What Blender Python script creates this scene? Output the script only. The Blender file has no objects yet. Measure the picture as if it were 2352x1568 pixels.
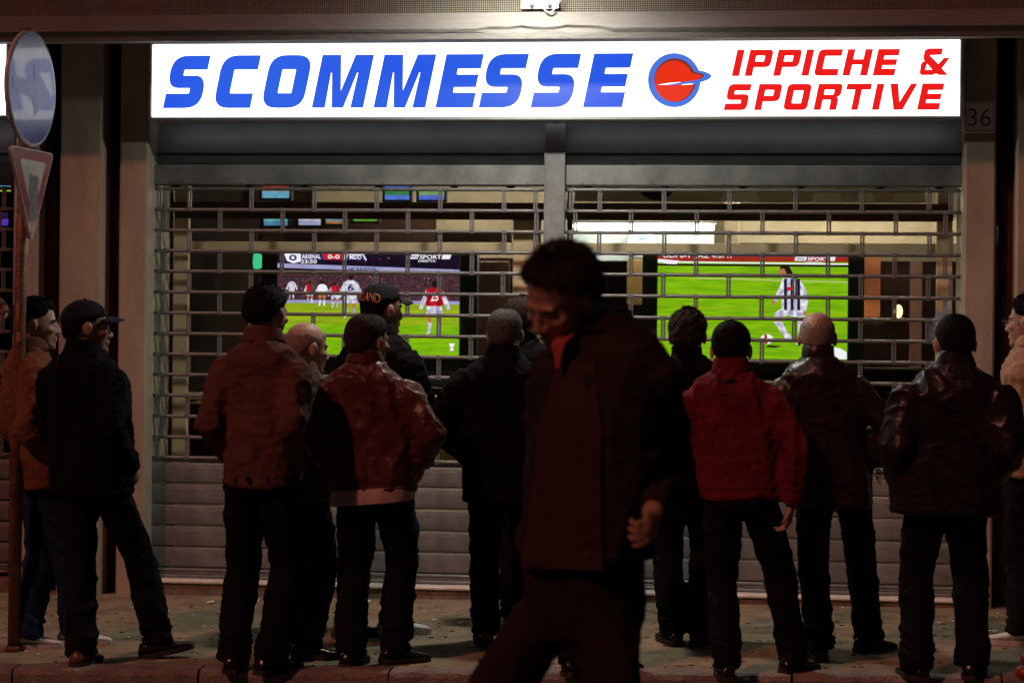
import bpy, math, random
import numpy as np
from mathutils import Vector, Matrix, Euler
from mathutils.geometry import tessellate_polygon

random.seed(7)
SC = bpy.context.scene
COL = SC.collection
RAD = math.radians

# ------------------------------------------------------------------ camera
FPX, DIST, YAW, ROLL, EYE, HOR = 4880.0, 12.5, RAD(7), RAD(0.6), 1.6, 750.0   # in a 2352 x 1568 picture
cam_rot = Matrix.Rotation(YAW, 3, 'Z') @ Matrix.Rotation(RAD(90), 3, 'X') @ Matrix.Rotation(ROLL, 3, 'Z')
cam_loc = Vector((DIST * math.sin(YAW), -DIST * math.cos(YAW), EYE))
cd = bpy.data.cameras.new('camera')
cam = bpy.data.objects.new('camera', cd)
COL.objects.link(cam)
cam.matrix_world = Matrix.Translation(cam_loc) @ cam_rot.to_4x4()
cd.sensor_width = 36.0
cd.lens = FPX / 2352 * 36
cd.shift_y = (HOR - 784.0) / 2352
cd.clip_end = 500
cd.dof.use_dof = True
cd.dof.focus_distance = 11.3
cd.dof.aperture_fstop = 3.2
SC.camera = cam

# ------------------------------------------------------------------ night sky and the high street light
SUN_EL, SUN_AZ = RAD(43), RAD(-35)        # azimuth of the light seen from the shop: slightly left of straight behind the camera
w = bpy.data.worlds.new('World')
SC.world = w
w.use_nodes = True
nt = w.node_tree
bg = nt.nodes['Background']
sky = nt.nodes.new('ShaderNodeTexSky')
sky.sky_type = 'NISHITA'
sky.sun_disc = False
sky.sun_elevation = SUN_EL
sky.sun_rotation = RAD(180) - SUN_AZ
nt.links.new(sky.outputs['Color'], bg.inputs['Color'])
bg.inputs['Strength'].default_value = 0.0020
sl = bpy.data.lights.new('sun', 'SUN')
sl.energy = 0.78
sl.angle = RAD(2.0)
sl.color = (1.0, 0.35, 0.25)
so = bpy.data.objects.new('sun', sl)
COL.objects.link(so)
# direction towards the light
sd = Vector((math.sin(SUN_AZ) * math.cos(SUN_EL), -math.cos(SUN_AZ) * math.cos(SUN_EL), math.sin(SUN_EL)))
so.rotation_euler = sd.to_track_quat('Z', 'Y').to_euler()
so.location = (-3, -20, 12)

SC.view_settings.view_transform = 'Standard'
SC.view_settings.look = 'None'
SC.view_settings.exposure = 0.0
SC.view_settings.gamma = 1.0
SC.render.engine = 'CYCLES'
SC.cycles.use_denoising = True
SC.cycles.max_bounces = 6
SC.cycles.diffuse_bounces = 3
SC.cycles.glossy_bounces = 3
SC.cycles.transparent_max_bounces = 8
SC.cycles.sample_clamp_indirect = 3.0

# ------------------------------------------------------------------ helpers: pixel of the photograph -> point at a real depth
def ray(u, v):
    return cam_rot @ Vector(((u - 1176) / FPX, (HOR - v) / FPX, -1))
def P(u, v, Y):
    d = ray(u, v)
    return cam_loc + d * ((Y - cam_loc.y) / d.y)
def GZ(x, y):                      # the pavement rises a little to the right
    xx = max(-4.5, min(4.5, x))
    a = 0.0055 + 0.0097 * xx
    b = -0.0165 + 0.0219 * xx
    t = (y + 0.12) / (-2.38)
    return a + (b - a) * t
KERB_Y = -2.5
def ground(u, v):
    d = ray(u, v)
    z = 0.0
    for _ in range(6):
        t = (z - cam_loc.z) / d.z
        p = cam_loc + d * t
        z = GZ(p.x, p.y)
    return p
def RZ(x, y):                      # road level with its camber
    return GZ(x, KERB_Y) - 0.13 + min(0.10, 0.028 * max(0.0, -2.66 - y))

# ------------------------------------------------------------------ helpers: meshes
def srgb(r, g, b):
    f = lambda c: (c / 255 / 12.92) if c / 255 <= 0.04045 else ((c / 255 + 0.055) / 1.055) ** 2.4
    return (f(r), f(g), f(b))

def empty(name, loc, label=None, cat=None, group=None):
    o = bpy.data.objects.new(name, None)
    o.empty_display_size = 0.2
    o.location = loc
    COL.objects.link(o)
    if label: tag(o, label, cat, group)
    return o
def tag(o, label, cat, group=None):
    o['label'] = label
    o['category'] = cat
    if group: o['group'] = group
    return o
def attach(o, parent):
    """parent, keeping world coordinates of the mesh"""
    if parent is None: return o
    o.parent = parent
    if parent.type == 'EMPTY':
        o.matrix_parent_inverse = Matrix.Translation(-Vector(parent.location))
    elif parent.location.length > 0 :
        o.matrix_parent_inverse = Matrix.Translation(-Vector(parent.location))
    return o
def add(name, me, m=None, parent=None, loc=None):
    o = bpy.data.objects.new(name, me)
    COL.objects.link(o)
    if m is not None and len(me.materials) == 0:
        me.materials.append(m)
    if loc is not None: o.location = loc
    return attach(o, parent)

class MB:
    def __init__(s):
        s.v, s.f, s.m = [], [], []
    def add(s, vs, fs, mi=0):
        n = len(s.v)
        s.v += [tuple(p) for p in vs]
        s.f += [tuple(i + n for i in f) for f in fs]
        s.m += [mi] * len(fs)
        return s
    def box(s, x0, x1, y0, y1, z0, z1, mi=0, bev=0.0):
        if bev <= 0:
            vs = [(x, y, z) for x in (x0, x1) for y in (y0, y1) for z in (z0, z1)]
            fs = [(0, 1, 3, 2), (4, 6, 7, 5), (0, 4, 5, 1), (2, 3, 7, 6), (0, 2, 6, 4), (1, 5, 7, 3)]
            return s.add(vs, fs, mi)
        b = bev                                   # chamfered box
        vs, idx = [], {}
        for i, x in enumerate((x0, x1)):
            for j, y in enumerate((y0, y1)):
                for k, z in enumerate((z0, z1)):
                    sx, sy, sz = (1, -1)[i], (1, -1)[j], (1, -1)[k]
                    idx[i, j, k] = len(vs)
                    vs += [(x, y + sy * b, z + sz * b), (x + sx * b, y, z + sz * b), (x + sx * b, y + sy * b, z)]
        g = lambda i, j, k, a: idx[i, j, k] + a
        fs = []
        for i in (0, 1):
            q = [g(i, 0, 0, 0), g(i, 0, 1, 0), g(i, 1, 1, 0), g(i, 1, 0, 0)]
            fs.append(q if i == 0 else q[::-1])
            q = [g(0, i, 0, 1), g(1, i, 0, 1), g(1, i, 1, 1), g(0, i, 1, 1)]
            fs.append(q if i == 0 else q[::-1])
            q = [g(0, 0, i, 2), g(0, 1, i, 2), g(1, 1, i, 2), g(1, 0, i, 2)]
            fs.append(q if i == 0 else q[::-1])
        for i in (0, 1):
            for j in (0, 1):
                fs.append((g(i, j, 0, 0), g(i, j, 0, 1), g(i, j, 1, 1), g(i, j, 1, 0)))
                fs.append((g(i, 0, j, 0), g(i, 0, j, 2), g(i, 1, j, 2), g(i, 1, j, 0)))
                fs.append((g(0, i, j, 1), g(0, i, j, 2), g(1, i, j, 2), g(1, i, j, 1)))
        for c in idx.values():
            fs.append((c, c + 1, c + 2))
        return s.add(vs, fs, mi)
    def tube(s, pts, rad, n=10, mi=0, cap=True):
        pts = [Vector(p) for p in pts]
        if not hasattr(rad, '__len__'): rad = [rad] * len(pts)
        t0 = (pts[1] - pts[0]).normalized()
        ref = Vector((0, 0, 1)) if abs(t0.z) < 0.9 else Vector((1, 0, 0))
        nx = t0.cross(ref).normalized()
        vs = []
        for i, p in enumerate(pts):
            a = pts[max(i - 1, 0)]; b = pts[min(i + 1, len(pts) - 1)]
            t = (b - a).normalized()
            nx = (nx - t * nx.dot(t)).normalized()
            ny = t.cross(nx)
            for k in range(n):
                an = 2 * math.pi * k / n
                vs.append(p + (nx * math.cos(an) + ny * math.sin(an)) * rad[i])
        fs = []
        for i in range(len(pts) - 1):
            for k in range(n):
                k2 = (k + 1) % n
                fs.append((i * n + k, i * n + k2, (i + 1) * n + k2, (i + 1) * n + k))
        if cap:
            fs.append(tuple(range(n))[::-1])
            fs.append(tuple((len(pts) - 1) * n + k for k in range(n)))
        return s.add(vs, fs, mi)
    def ell(s, c, r, M=None, nu=16, nv=10, mi=0):
        c = Vector(c)
        vs = []
        def tr(q):
            q = Vector(q)
            if M is not None: q = M @ q
            return c + q
        vs.append(tr((0, 0, r[2])))
        for j in range(1, nv):
            a = math.pi * j / nv
            for k in range(nu):
                b = 2 * math.pi * k / nu
                vs.append(tr((r[0] * math.sin(a) * math.cos(b), r[1] * math.sin(a) * math.sin(b), r[2] * math.cos(a))))
        vs.append(tr((0, 0, -r[2])))
        fs = []
        for k in range(nu):
            fs.append((0, 1 + k, 1 + (k + 1) % nu))
        for j in range(nv - 2):
            for k in range(nu):
                a = 1 + j * nu + k; b = 1 + j * nu + (k + 1) % nu
                fs.append((a, a + nu, b + nu, b))
        L = len(vs) - 1
        for k in range(nu):
            fs.append((L, 1 + (nv - 2) * nu + (k + 1) % nu, 1 + (nv - 2) * nu + k))
        return s.add(vs, fs, mi)
    def loft(s, rings, mi=0, cap=True):
        n = len(rings[0])
        vs = [p for r in rings for p in r]
        fs = []
        for i in range(len(rings) - 1):
            for k in range(n):
                k2 = (k + 1) % n
                fs.append((i * n + k, i * n + k2, (i + 1) * n + k2, (i + 1) * n + k))
        if cap:
            fs.append(tuple(range(n))[::-1])
            fs.append(tuple((len(rings) - 1) * n + k for k in range(n)))
        return s.add(vs, fs, mi)
    def poly(s, loops, fn, mi=0):
        """flat filled shape from 2D loops (holes allowed), fn maps (x, y) to a point"""
        l3 = [[Vector((p[0], p[1], 0)) for p in l] for l in loops]
        tris = tessellate_polygon(l3)
        flat = [p for l in l3 for p in l]
        pts = [fn(p.x, p.y) for p in flat]
        out = []
        for t in tris:
            a, b, c = (flat[i] for i in t)
            cr = (b.x - a.x) * (c.y - a.y) - (b.y - a.y) * (c.x - a.x)
            out.append(tuple(t) if cr > 0 else tuple(t[::-1]))
        return s.add(pts, out, mi)
    def mesh(s, name, mats=None, smooth=False):
        me = bpy.data.meshes.new(name)
        me.from_pydata([tuple(p) for p in s.v], [], s.f)
        if mats:
            for m in (mats if isinstance(mats, (list, tuple)) else [mats]):
                me.materials.append(m)
        if any(s.m):
            me.polygons.foreach_set('material_index', s.m)
        if smooth:
            me.polygons.foreach_set('use_smooth', [True] * len(me.polygons))
        me.update()
        return me
    def build(s, name, mats, parent=None, smooth=False, loc=None):
        return add(name, s.mesh(name, mats, smooth), None, parent, loc)

def BOX(name, x0, x1, y0, y1, z0, z1, m, parent=None, bev=0.004):
    b = min(bev, 0.3 * min(abs(x1 - x0), abs(y1 - y0), abs(z1 - z0)))
    return MB().box(min(x0, x1), max(x0, x1), min(y0, y1), max(y0, y1), min(z0, z1), max(z0, z1), 0, b).build(name, m, parent)

def textshape(s, bold=0.0, shear=0.0):
    """verts and faces of a string set in the built-in font, height about 0.7 for capitals"""
    c = bpy.data.curves.new('t', 'FONT')
    c.body = s
    c.offset = bold
    c.shear = shear
    c.fill_mode = 'FRONT'
    c.resolution_u = 3
    o = bpy.data.objects.new('t', c)
    COL.objects.link(o)
    dg = bpy.context.evaluated_depsgraph_get()
    me = bpy.data.meshes.new_from_object(o.evaluated_get(dg))
    vs = [(v.co.x, v.co.y) for v in me.vertices]
    fs = []
    for p in me.polygons:
        fs.append(tuple(p.vertices) if p.normal.z >= 0 else tuple(p.vertices)[::-1])
    bpy.data.objects.remove(o); bpy.data.curves.remove(c); bpy.data.meshes.remove(me)
    return vs, fs

# ------------------------------------------------------------------ noise for folds (numpy)
def _h(i, j, k, seed):
    n = (i * 374761393 + j * 668265263 + k * 2147483647 + seed * 974634777) & 0xFFFFFFFF
    n = ((n ^ (n >> 13)) * 1274126177) & 0xFFFFFFFF
    n = n ^ (n >> 16)
    return (n & 0xFFFF) / 32767.5 - 1.0
_NR = np.array(Euler((0.7, 0.5, 1.1)).to_matrix())
_G = np.array([(1, 1, 0), (-1, 1, 0), (1, -1, 0), (-1, -1, 0), (1, 0, 1), (-1, 0, 1), (1, 0, -1), (-1, 0, -1), (0, 1, 1), (0, -1, 1), (0, 1, -1), (0, -1, -1)], dtype=float)
def vnoise(p, seed=0):
    """gradient noise, lattice turned away from the axes"""
    p = np.asarray(p, dtype=np.float64) @ _NR.T
    f = np.floor(p); q = p - f
    i, j, k = (f[:, a].astype(np.int64) for a in range(3))
    t = q * q * q * (q * (q * 6 - 15) + 10)
    r = 0
    for a in (0, 1):
        for b in (0, 1):
            for c in (0, 1):
                wgt = (t[:, 0] if a else 1 - t[:, 0]) * (t[:, 1] if b else 1 - t[:, 1]) * (t[:, 2] if c else 1 - t[:, 2])
                g = _G[(((_h(i + a, j + b, k + c, seed) + 1) * 32767.5).astype(np.int64)) % 12]
                r = r + wgt * ((q[:, 0] - a) * g[:, 0] + (q[:, 1] - b) * g[:, 1] + (q[:, 2] - c) * g[:, 2])
    return r * 1.5

# ------------------------------------------------------------------ materials
def mat(name, col, rough=0.7, var=0.15, vscale=6.0, bump=0.0, bscale=80.0, metal=0.0, col2=None, stretch=None,
        coat=0.0, spec=0.5, detail=4.0, rvar=0.0, sheen=0.0, bdist=0.01):
    m = bpy.data.materials.new(name)
    m.use_nodes = True
    t = m.node_tree
    N, L = t.nodes, t.links
    b = N['Principled BSDF']
    b.inputs['Roughness'].default_value = rough
    b.inputs['Metallic'].default_value = metal
    b.inputs['Specular IOR Level'].default_value = spec
    b.inputs['Coat Weight'].default_value = coat
    if sheen: b.inputs['Sheen Weight'].default_value = sheen
    tc = N.new('ShaderNodeTexCoord')
    mp = N.new('ShaderNodeMapping')
    if stretch: mp.inputs['Scale'].default_value = stretch
    L.new(tc.outputs['Object'], mp.inputs['Vector'])
    n1 = N.new('ShaderNodeTexNoise')
    n1.inputs['Scale'].default_value = vscale
    n1.inputs['Detail'].default_value = detail
    n1.inputs['Roughness'].default_value = 0.65
    L.new(mp.outputs['Vector'], n1.inputs['Vector'])
    rp = N.new('ShaderNodeValToRGB')
    a = col2 if col2 else tuple(c * (1 - var) for c in col)
    bb = col if col2 else tuple(min(1, c * (1 + var)) for c in col)
    rp.color_ramp.elements[0].position = 0.32
    rp.color_ramp.elements[1].position = 0.68
    rp.color_ramp.elements[0].color = (*a, 1)
    rp.color_ramp.elements[1].color = (*bb, 1)
    L.new(n1.outputs['Fac'], rp.inputs['Fac'])
    L.new(rp.outputs['Color'], b.inputs['Base Color'])
    if rvar:
        mr = N.new('ShaderNodeMapRange')
        mr.inputs['To Min'].default_value = max(0.02, rough - rvar)
        mr.inputs['To Max'].default_value = min(1, rough + rvar)
        L.new(n1.outputs['Fac'], mr.inputs['Value'])
        L.new(mr.outputs['Result'], b.inputs['Roughness'])
    if bump:
        n2 = N.new('ShaderNodeTexNoise')
        n2.inputs['Scale'].default_value = bscale
        n2.inputs['Detail'].default_value = 5
        L.new(mp.outputs['Vector'], n2.inputs['Vector'])
        bp = N.new('ShaderNodeBump')
        bp.inputs['Strength'].default_value = bump
        bp.inputs['Distance'].default_value = bdist
        L.new(n2.outputs['Fac'], bp.inputs['Height'])
        L.new(bp.outputs['Normal'], b.inputs['Normal'])
    return m

def emit(name, col, strength=1.0, var=0.0, vscale=10.0, col2=None, stretch=None):
    m = bpy.data.materials.new(name)
    m.use_nodes = True
    t = m.node_tree
    N, L = t.nodes, t.links
    b = N['Principled BSDF']
    b.inputs['Base Color'].default_value = (*[c * 0.02 for c in col], 1)
    b.inputs['Roughness'].default_value = 0.35
    b.inputs['Emission Color'].default_value = (*col, 1)
    b.inputs['Emission Strength'].default_value = strength
    if var or col2:
        tc = N.new('ShaderNodeTexCoord')
        mp = N.new('ShaderNodeMapping')
        if stretch: mp.inputs['Scale'].default_value = stretch
        n = N.new('ShaderNodeTexNoise')
        n.inputs['Scale'].default_value = vscale
        n.inputs['Detail'].default_value = 3
        rp = N.new('ShaderNodeValToRGB')
        rp.color_ramp.elements[0].position = 0.35
        rp.color_ramp.elements[1].position = 0.65
        rp.color_ramp.elements[0].color = (*(col2 if col2 else tuple(c * (1 - var) for c in col)), 1)
        rp.color_ramp.elements[1].color = (*col, 1)
        L.new(tc.outputs['Object'], mp.inputs['Vector'])
        L.new(mp.outputs['Vector'], n.inputs['Vector'])
        L.new(n.outputs['Fac'], rp.inputs['Fac'])
        L.new(rp.outputs['Color'], b.inputs['Emission Color'])
    return m

def glass(name, tint=(0.9, 0.92, 0.9), refl=0.06):
    m = bpy.data.materials.new(name)
    m.use_nodes = True
    t = m.node_tree
    N, L = t.nodes, t.links
    for n in list(N):
        if n.type != 'OUTPUT_MATERIAL': N.remove(n)
    out = [n for n in N if n.type == 'OUTPUT_MATERIAL'][0]
    tr = N.new('ShaderNodeBsdfTransparent')
    tr.inputs['Color'].default_value = (*tint, 1)
    gl = N.new('ShaderNodeBsdfGlossy')
    gl.inputs['Roughness'].default_value = 0.02
    fr = N.new('ShaderNodeFresnel')
    fr.inputs['IOR'].default_value = 1.45
    mx = N.new('ShaderNodeMixShader')
    L.new(fr.outputs[0], mx.inputs['Fac'])
    L.new(tr.outputs[0], mx.inputs[1])
    L.new(gl.outputs[0], mx.inputs[2])
    L.new(mx.outputs[0], out.inputs['Surface'])
    return m

M = {}
M['asphalt'] = mat('asphalt', (0.26, 0.203, 0.132), 0.85, 0.38, 5.0, 0.8, 120.0, detail=9, bdist=0.006, spec=0.3)
M['road'] = mat('road asphalt', (0.06, 0.055, 0.05), 0.8, 0.3, 5.0, 0.6, 120.0, detail=8)
M['kerb'] = mat('kerb stone', (0.24, 0.19, 0.16), 0.8, 0.35, 9.0, 0.8, 60.0, detail=8, bdist=0.012)
M['step'] = mat('worn step stone', (0.20, 0.14, 0.10), 0.75, 0.35, 12.0, 0.4, 90.0)
M['sill'] = mat('pale sill stone', (0.74, 0.66, 0.58), 0.6, 0.2, 10.0, 0.2, 90.0)
M['plaster'] = mat('rough plaster', (0.42, 0.35, 0.265), 0.9, 0.22, 5.0, 0.7, 160.0, stretch=(1, 1, 0.35), detail=8, bdist=0.006, spec=0.2)
M['beam'] = mat('painted concrete beam', (0.22, 0.205, 0.19), 0.75, 0.2, 3.5, 0.5, 45.0, stretch=(0.35, 1, 1.6), detail=8, spec=0.3)
M['rust_steel'] = mat('dark red steel', (0.055, 0.022, 0.016), 0.6, 0.4, 14.0, 0.3, 60.0)
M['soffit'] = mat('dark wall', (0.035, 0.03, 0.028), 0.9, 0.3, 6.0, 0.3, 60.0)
M['shutter'] = mat('grey shutter paint', (0.20, 0.197, 0.188), 0.5, 0.42, 4.0, 0.25, 9.0, metal=0.15, rvar=0.12, detail=7)
M['shutter_dark'] = mat('grey housing paint', (0.22, 0.22, 0.225), 0.5, 0.12, 4.0, 0.1, 40.0, metal=0.1)
M['galv'] = mat('galvanised tube', (0.22, 0.215, 0.21), 0.5, 0.18, 20.0, 0.1, 60.0, metal=0.45, rvar=0.1)
M['alu'] = mat('aluminium frame', (0.42, 0.41, 0.42), 0.42, 0.1, 20.0, metal=0.5)
M['alu_dark'] = mat('grey reveal', (0.40, 0.37, 0.28), 0.6, 0.15, 12.0, 0.1, 60.0)
M['black_plastic'] = mat('black plastic', (0.012, 0.012, 0.013), 0.35, 0.2, 20.0)
M['beige_frame'] = mat('beige window frame', (0.60, 0.46, 0.27), 0.5, 0.12, 9.0, 0.05, 60.0)
M['brown_beam'] = mat('dark brown transom', (0.10, 0.042, 0.028), 0.5, 0.3, 6.0, 0.1, 60.0)
M['wall_in'] = mat('interior wall', (0.44, 0.36, 0.24), 0.85, 0.2, 2.5)
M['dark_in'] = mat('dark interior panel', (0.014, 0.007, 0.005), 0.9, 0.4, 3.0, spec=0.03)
M['wood'] = mat('yellow wood', (0.46, 0.27, 0.085), 0.5, 0.25, 7.0, 0.1, 50.0, stretch=(1, 1, 5))
M['white_in'] = mat('white wall paint', (0.75, 0.78, 0.72), 0.7, 0.06, 4.0)
M['floor_in'] = mat('interior floor', (0.14, 0.12, 0.10), 0.4, 0.2, 6.0)
M['paper'] = mat('paper', (0.75, 0.74, 0.72), 0.8, 0.1, 40.0)
M['glass'] = glass('shop glass')

def wall_x(u, v, Y): return P(u, v, Y).x
def wall_z(v, Y, u=1176): return P(u, v, Y).z
# ================================================================== ground, kerb, road
def grid_sheet(name, xs, ys, zf, m, kind='structure', parent=None):
    vs = [(x, y, zf(x, y)) for y in ys for x in xs]
    n = len(xs)
    fs = [(j * n + i, j * n + i + 1, (j + 1) * n + i + 1, (j + 1) * n + i) for j in range(len(ys) - 1) for i in range(n - 1)]
    o = MB().add(vs, fs).build(name, m, parent, True)
    if parent is None: o['kind'] = kind
    return o
xs = list(np.linspace(-9, 9, 121))
ys = list(np.linspace(KERB_Y, 0.02, 41))
_r = np.random.RandomState(3)
def pave_z(x, y):
    n = vnoise(np.array([[x * 2.2, y * 2.2, 0.0]]), 5)[0] * 0.004 + vnoise(np.array([[x * 0.7, y * 0.9, 3.0]]), 6)[0] * 0.006
    edge = min(1.0, max(0.0, (y - KERB_Y) / 0.25)) * min(1.0, max(0.0, (-0.1 - y) / 0.2))
    return GZ(x, y) + n * edge
grid_sheet('pavement', xs, ys, pave_z, M['asphalt'])
rx = [-90, -40, -15, -9] + list(np.linspace(-6, 6, 25)) + [9, 15, 40, 90]
ry = [-90, -40, -20, -12] + list(np.linspace(-9, -2.66, 14))
grid_sheet('road', rx, ry, RZ, M['road'])
kerb = empty('kerb', (0, KERB_Y, 0)); kerb['kind'] = 'structure'
x = -8.6
for i in range(18):
    ln = 0.93 + 0.05 * math.sin(i * 2.3)
    zc = GZ(x + ln / 2, KERB_Y); sl_ = 0.0219
    mb = MB()
    N_, K_ = 22, []
    prof = [(0.0, -0.01), (0.0, 0.012), (-0.12, 0.010), (-0.138, 0.002), (-0.146, -0.016), (-0.150, -0.20)]
    for a in range(N_ + 1):
        xx = x + 0.006 + (ln - 0.012) * a / N_
        zb = GZ(xx, KERB_Y)
        row = []
        for q, (py, pz) in enumerate(prof):
            wob = 0.0
            if 2 <= q <= 4:
                wob = float(vnoise(np.array([[xx * 13, q * 3.1, i * 7.7]]), 11)[0]) * 0.010
            row.append((xx, KERB_Y + py + wob * 0.8, zb + pz + wob * 0.6))
        K_.append(row)
    mb.loft(K_, cap=True)
    mb.build('kerb_stone', M['kerb'], kerb)
    x += ln

# ================================================================== the building
XL, XR = -7.0, 7.0
bld = empty('commercial_building', (0, 0.2, 0), 'night-lit shop building with plaster pilasters and concrete beam', 'building')
mid = 700
def pil(u0, u1, yf, name='pilaster', m='plaster', v=mid, z0=-0.15, z1=3.5, yb=0.35, bev=0.012):
    return BOX(name, wall_x(u0, v, yf), wall_x(u1, v, yf), yf, yb, z0, z1, M[m], bld, bev)
PF = -0.15
pil(28, 84, PF)                       # end of the bay on the left
pil(134, 231, PF - 0.03)
pil(271, 337, PF)
pil(2212, 2285, PF)
pil(2332, 2440, PF - 0.03)
pil(2480, 2560, PF)
for a, b in ((84, 134), (231, 271), (2285, 2332), (2440, 2480)):
    xa, xb = wall_x(a - 12, mid, 0.02), wall_x(b + 12, mid, 0.02)
    BOX('recess_panel', xa, xb, 0.10, 0.30, -0.15, 3.5, M['rust_steel'], bld)
    xm = (xa + xb) / 2
    MB().tube([(xm, 0.03, -0.1), (xm, 0.03, 3.45)], 0.052, 14).build('downpipe', M['rust_steel'], bld, True)
# beam over the whole front with its lower moulding
BF = -0.75
zb0, zb1 = wall_z(80, BF), wall_z(29, BF)
mb = MB()
NB = 220
rows = []
rs = np.random.RandomState(2)
for a in range(NB + 1):
    xx = XL + (XR - XL) * a / NB
    chip = 0.0
    cx0, cx1 = wall_x(1108, 80, BF), wall_x(1400, 80, BF)
    if cx0 < xx < cx1:
        chip = 0.008 + 0.016 * abs(float(vnoise(np.array([[xx * 22, 1.0, 2.0]]), 4)[0]))
    wv = float(vnoise(np.array([[xx * 1.7, 0.0, 0.0]]), 8)[0]) * 0.006
    rows.append([(xx, 0.3, zb0 + 0.075), (xx, BF + 0.125, zb0 + 0.075), (xx, BF + 0.115, zb0 - 0.020), (xx, BF + 0.035, zb0 - 0.018 + wv), (xx, BF + 0.022, zb0 + 0.012 + wv),
                 (xx, BF + 0.012 + chip * 0.4, zb0 + 0.020 + chip), (xx, BF + wv * 0.6, zb0 + 0.034 + chip), (xx, BF, zb1), (xx, 0.3, zb1)])
rows = [r[::-1] for r in rows]
mb.loft(rows).build('concrete_beam', M['beam'], bld)
# dark storey above, set back behind the wire mesh
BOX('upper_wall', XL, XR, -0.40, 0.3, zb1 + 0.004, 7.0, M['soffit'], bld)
mm = MB()
for k in range(9):
    z = zb1 + 0.006 + k * 0.012
    mm.box(XL, XR, -0.702, -0.700, z, z + 0.0018)
xx = -3.4
while xx < 3.4:
    mm.box(xx, xx + 0.0018, -0.7035, -0.702, zb1, zb1 + 0.11)
    xx += 0.012
wm = mm.build('wire_mesh', M['alu_dark'], bld); wm['kind'] = 'stuff'
# soffit strip above the shutters, behind the sign
BOX('lintel', wall_x(337, 300, 0.2), wall_x(2212, 300, 0.2), 0.14, 0.34, 2.60, 3.4, M['shutter_dark'], bld)
BOX('lintel', XL, wall_x(27, 300, 0.2), 0.14, 0.34, 2.60, 3.4, M['shutter_dark'], bld)
# step under the shutters
SX0, SX1 = wall_x(340, 1340, -0.1), wall_x(2212, 1340, -0.1)
BOX('threshold_step', SX0, SX1, -0.12, 0.40, -0.12, 0.055, M['step'], bld, 0.012)
BOX('door_sill', SX0 + 0.003, SX1 - 0.003, -0.133, 0.40, 0.0565, 0.076, M['sill'], bld, 0.006)
BOX('threshold_step', XL, wall_x(26, 1340, -0.1), -0.12, 0.40, -0.12, 0.055, M['step'], bld, 0.012)
# grey reveals beside the shutters
BOX('reveal', wall_x(337, mid, PF) + 0.001, wall_x(353, mid, -0.005), PF + 0.02, 0.30, 0.0765, 3.2, M['alu_dark'], bld)
BOX('reveal', wall_x(2206, mid, -0.005), wall_x(2212, mid, PF) - 0.001, PF + 0.02, 0.30, 0.0765, 3.2, M['alu_dark'], bld)

# ================================================================== illuminated signs
def rounded(pts, n=6):
    """pts: (x, y, r) -> rounded polygon"""
    out = []
    L = len(pts)
    for i in range(L):
        p = Vector(pts[i][:2]); r = pts[i][2] if len(pts[i]) > 2 else 0
        if r <= 0: out.append((p.x, p.y)); continue
        a = Vector(pts[i - 1][:2]); b = Vector(pts[(i + 1) % L][:2])
        da = (a - p).normalized(); db = (b - p).normalized()
        ra = min(r, (a - p).length * 0.49); rb = min(r, (b - p).length * 0.49)
        q0 = p + da * ra; q1 = p + db * rb
        for k in range(n + 1):
            t = k / n
            q = q0 * (1 - t) ** 2 + p * 2 * t * (1 - t) + q1 * t * t
            out.append((q.x, q.y))
    return out
def glyph(ch, w_, s, big):
    R, r = (0.30, 0.02) if big else (0.2, 0.025)
    a, b, c, d = 0.280, 0.38, 0.62, 0.728
    if not big: a, b, c, d = 0.262, 0.385, 0.615, 0.742
    if ch == 'S': return [rounded([(0, 0), (w_, 0, R), (w_, c, R), (s, c, r), (s, d, r), (w_, d), (w_, 1), (0, 1, R), (0, b, R), (w_ - s, b, r), (w_ - s, a, r), (0, a)])]
    if ch == 'C': return [rounded([(0, 0, R), (w_, 0), (w_, a), (s, a, r), (s, d, r), (w_, d), (w_, 1), (0, 1, R)])]
    if ch == 'O': return [rounded([(0, 0, R), (w_, 0, R), (w_, 1, R), (0, 1, R)]), rounded([(s, a, r), (s, d, r), (w_ - s, d, r), (w_ - s, a, r)])]
    if ch == 'M': return [[(0, 0), (.255, 0), (.238, .66), (.252, .66), (.385, 0), (.605, 0), (.738, .66), (.754, .66), (.74, 0), (.99, 0), (.99, 1), (.636, 1), (.494, .326), (.36, 1), (0, 1)]]
    if ch == 'E': return [rounded([(0, 0), (w_, 0), (w_, a), (s, a, r), (s, b, r), (w_ - .02, b), (w_ - .02, c), (s, c, r), (s, d, r), (w_, d), (w_, 1), (0, 1)])]
    if ch == 'I': return [[(0, 0), (s, 0), (s, 1), (0, 1)]]
    if ch == 'P': return [rounded([(0, 0), (s, 0), (s, .33, r), (w_, .33, R), (w_, 1, .16), (0, 1)]), rounded([(s, .55, r), (s, .765, r), (w_ - s, .765, r), (w_ - s, .55, r)])]
    if ch == 'R': return [rounded([(0, 0), (s, 0), (s, .385, r), (w_ - s - .06, .385, r), (w_ - s - .06, 0), (w_ - .06, 0), (w_ - .06, .42, .06), (w_ - .13, .49), (w_, .57, .08), (w_, 1, .16), (0, 1)]),
                          rounded([(s, .59, r), (s, .77, r), (w_ - s, .77, r), (w_ - s, .59, r)])]
    if ch == 'H': return [rounded([(0, 0), (s, 0), (s, .41, r), (w_ - s, .41, r), (w_ - s, 0), (w_, 0), (w_, 1), (w_ - s, 1), (w_ - s, .62, r), (s, .62, r), (s, 1), (0, 1)])]
    if ch == 'T': return [[(.34, 0), (.60, 0), (.60, .765), (w_, .765), (w_, 1), (0, 1), (0, .765), (.34, .765)]]
    if ch == 'V': return [[(0, 1), (.30, 1), (.487, .31), (.77, 1), (1.02, 1), (.667, 0), (.325, 0)]]
SY = -0.30
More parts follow.
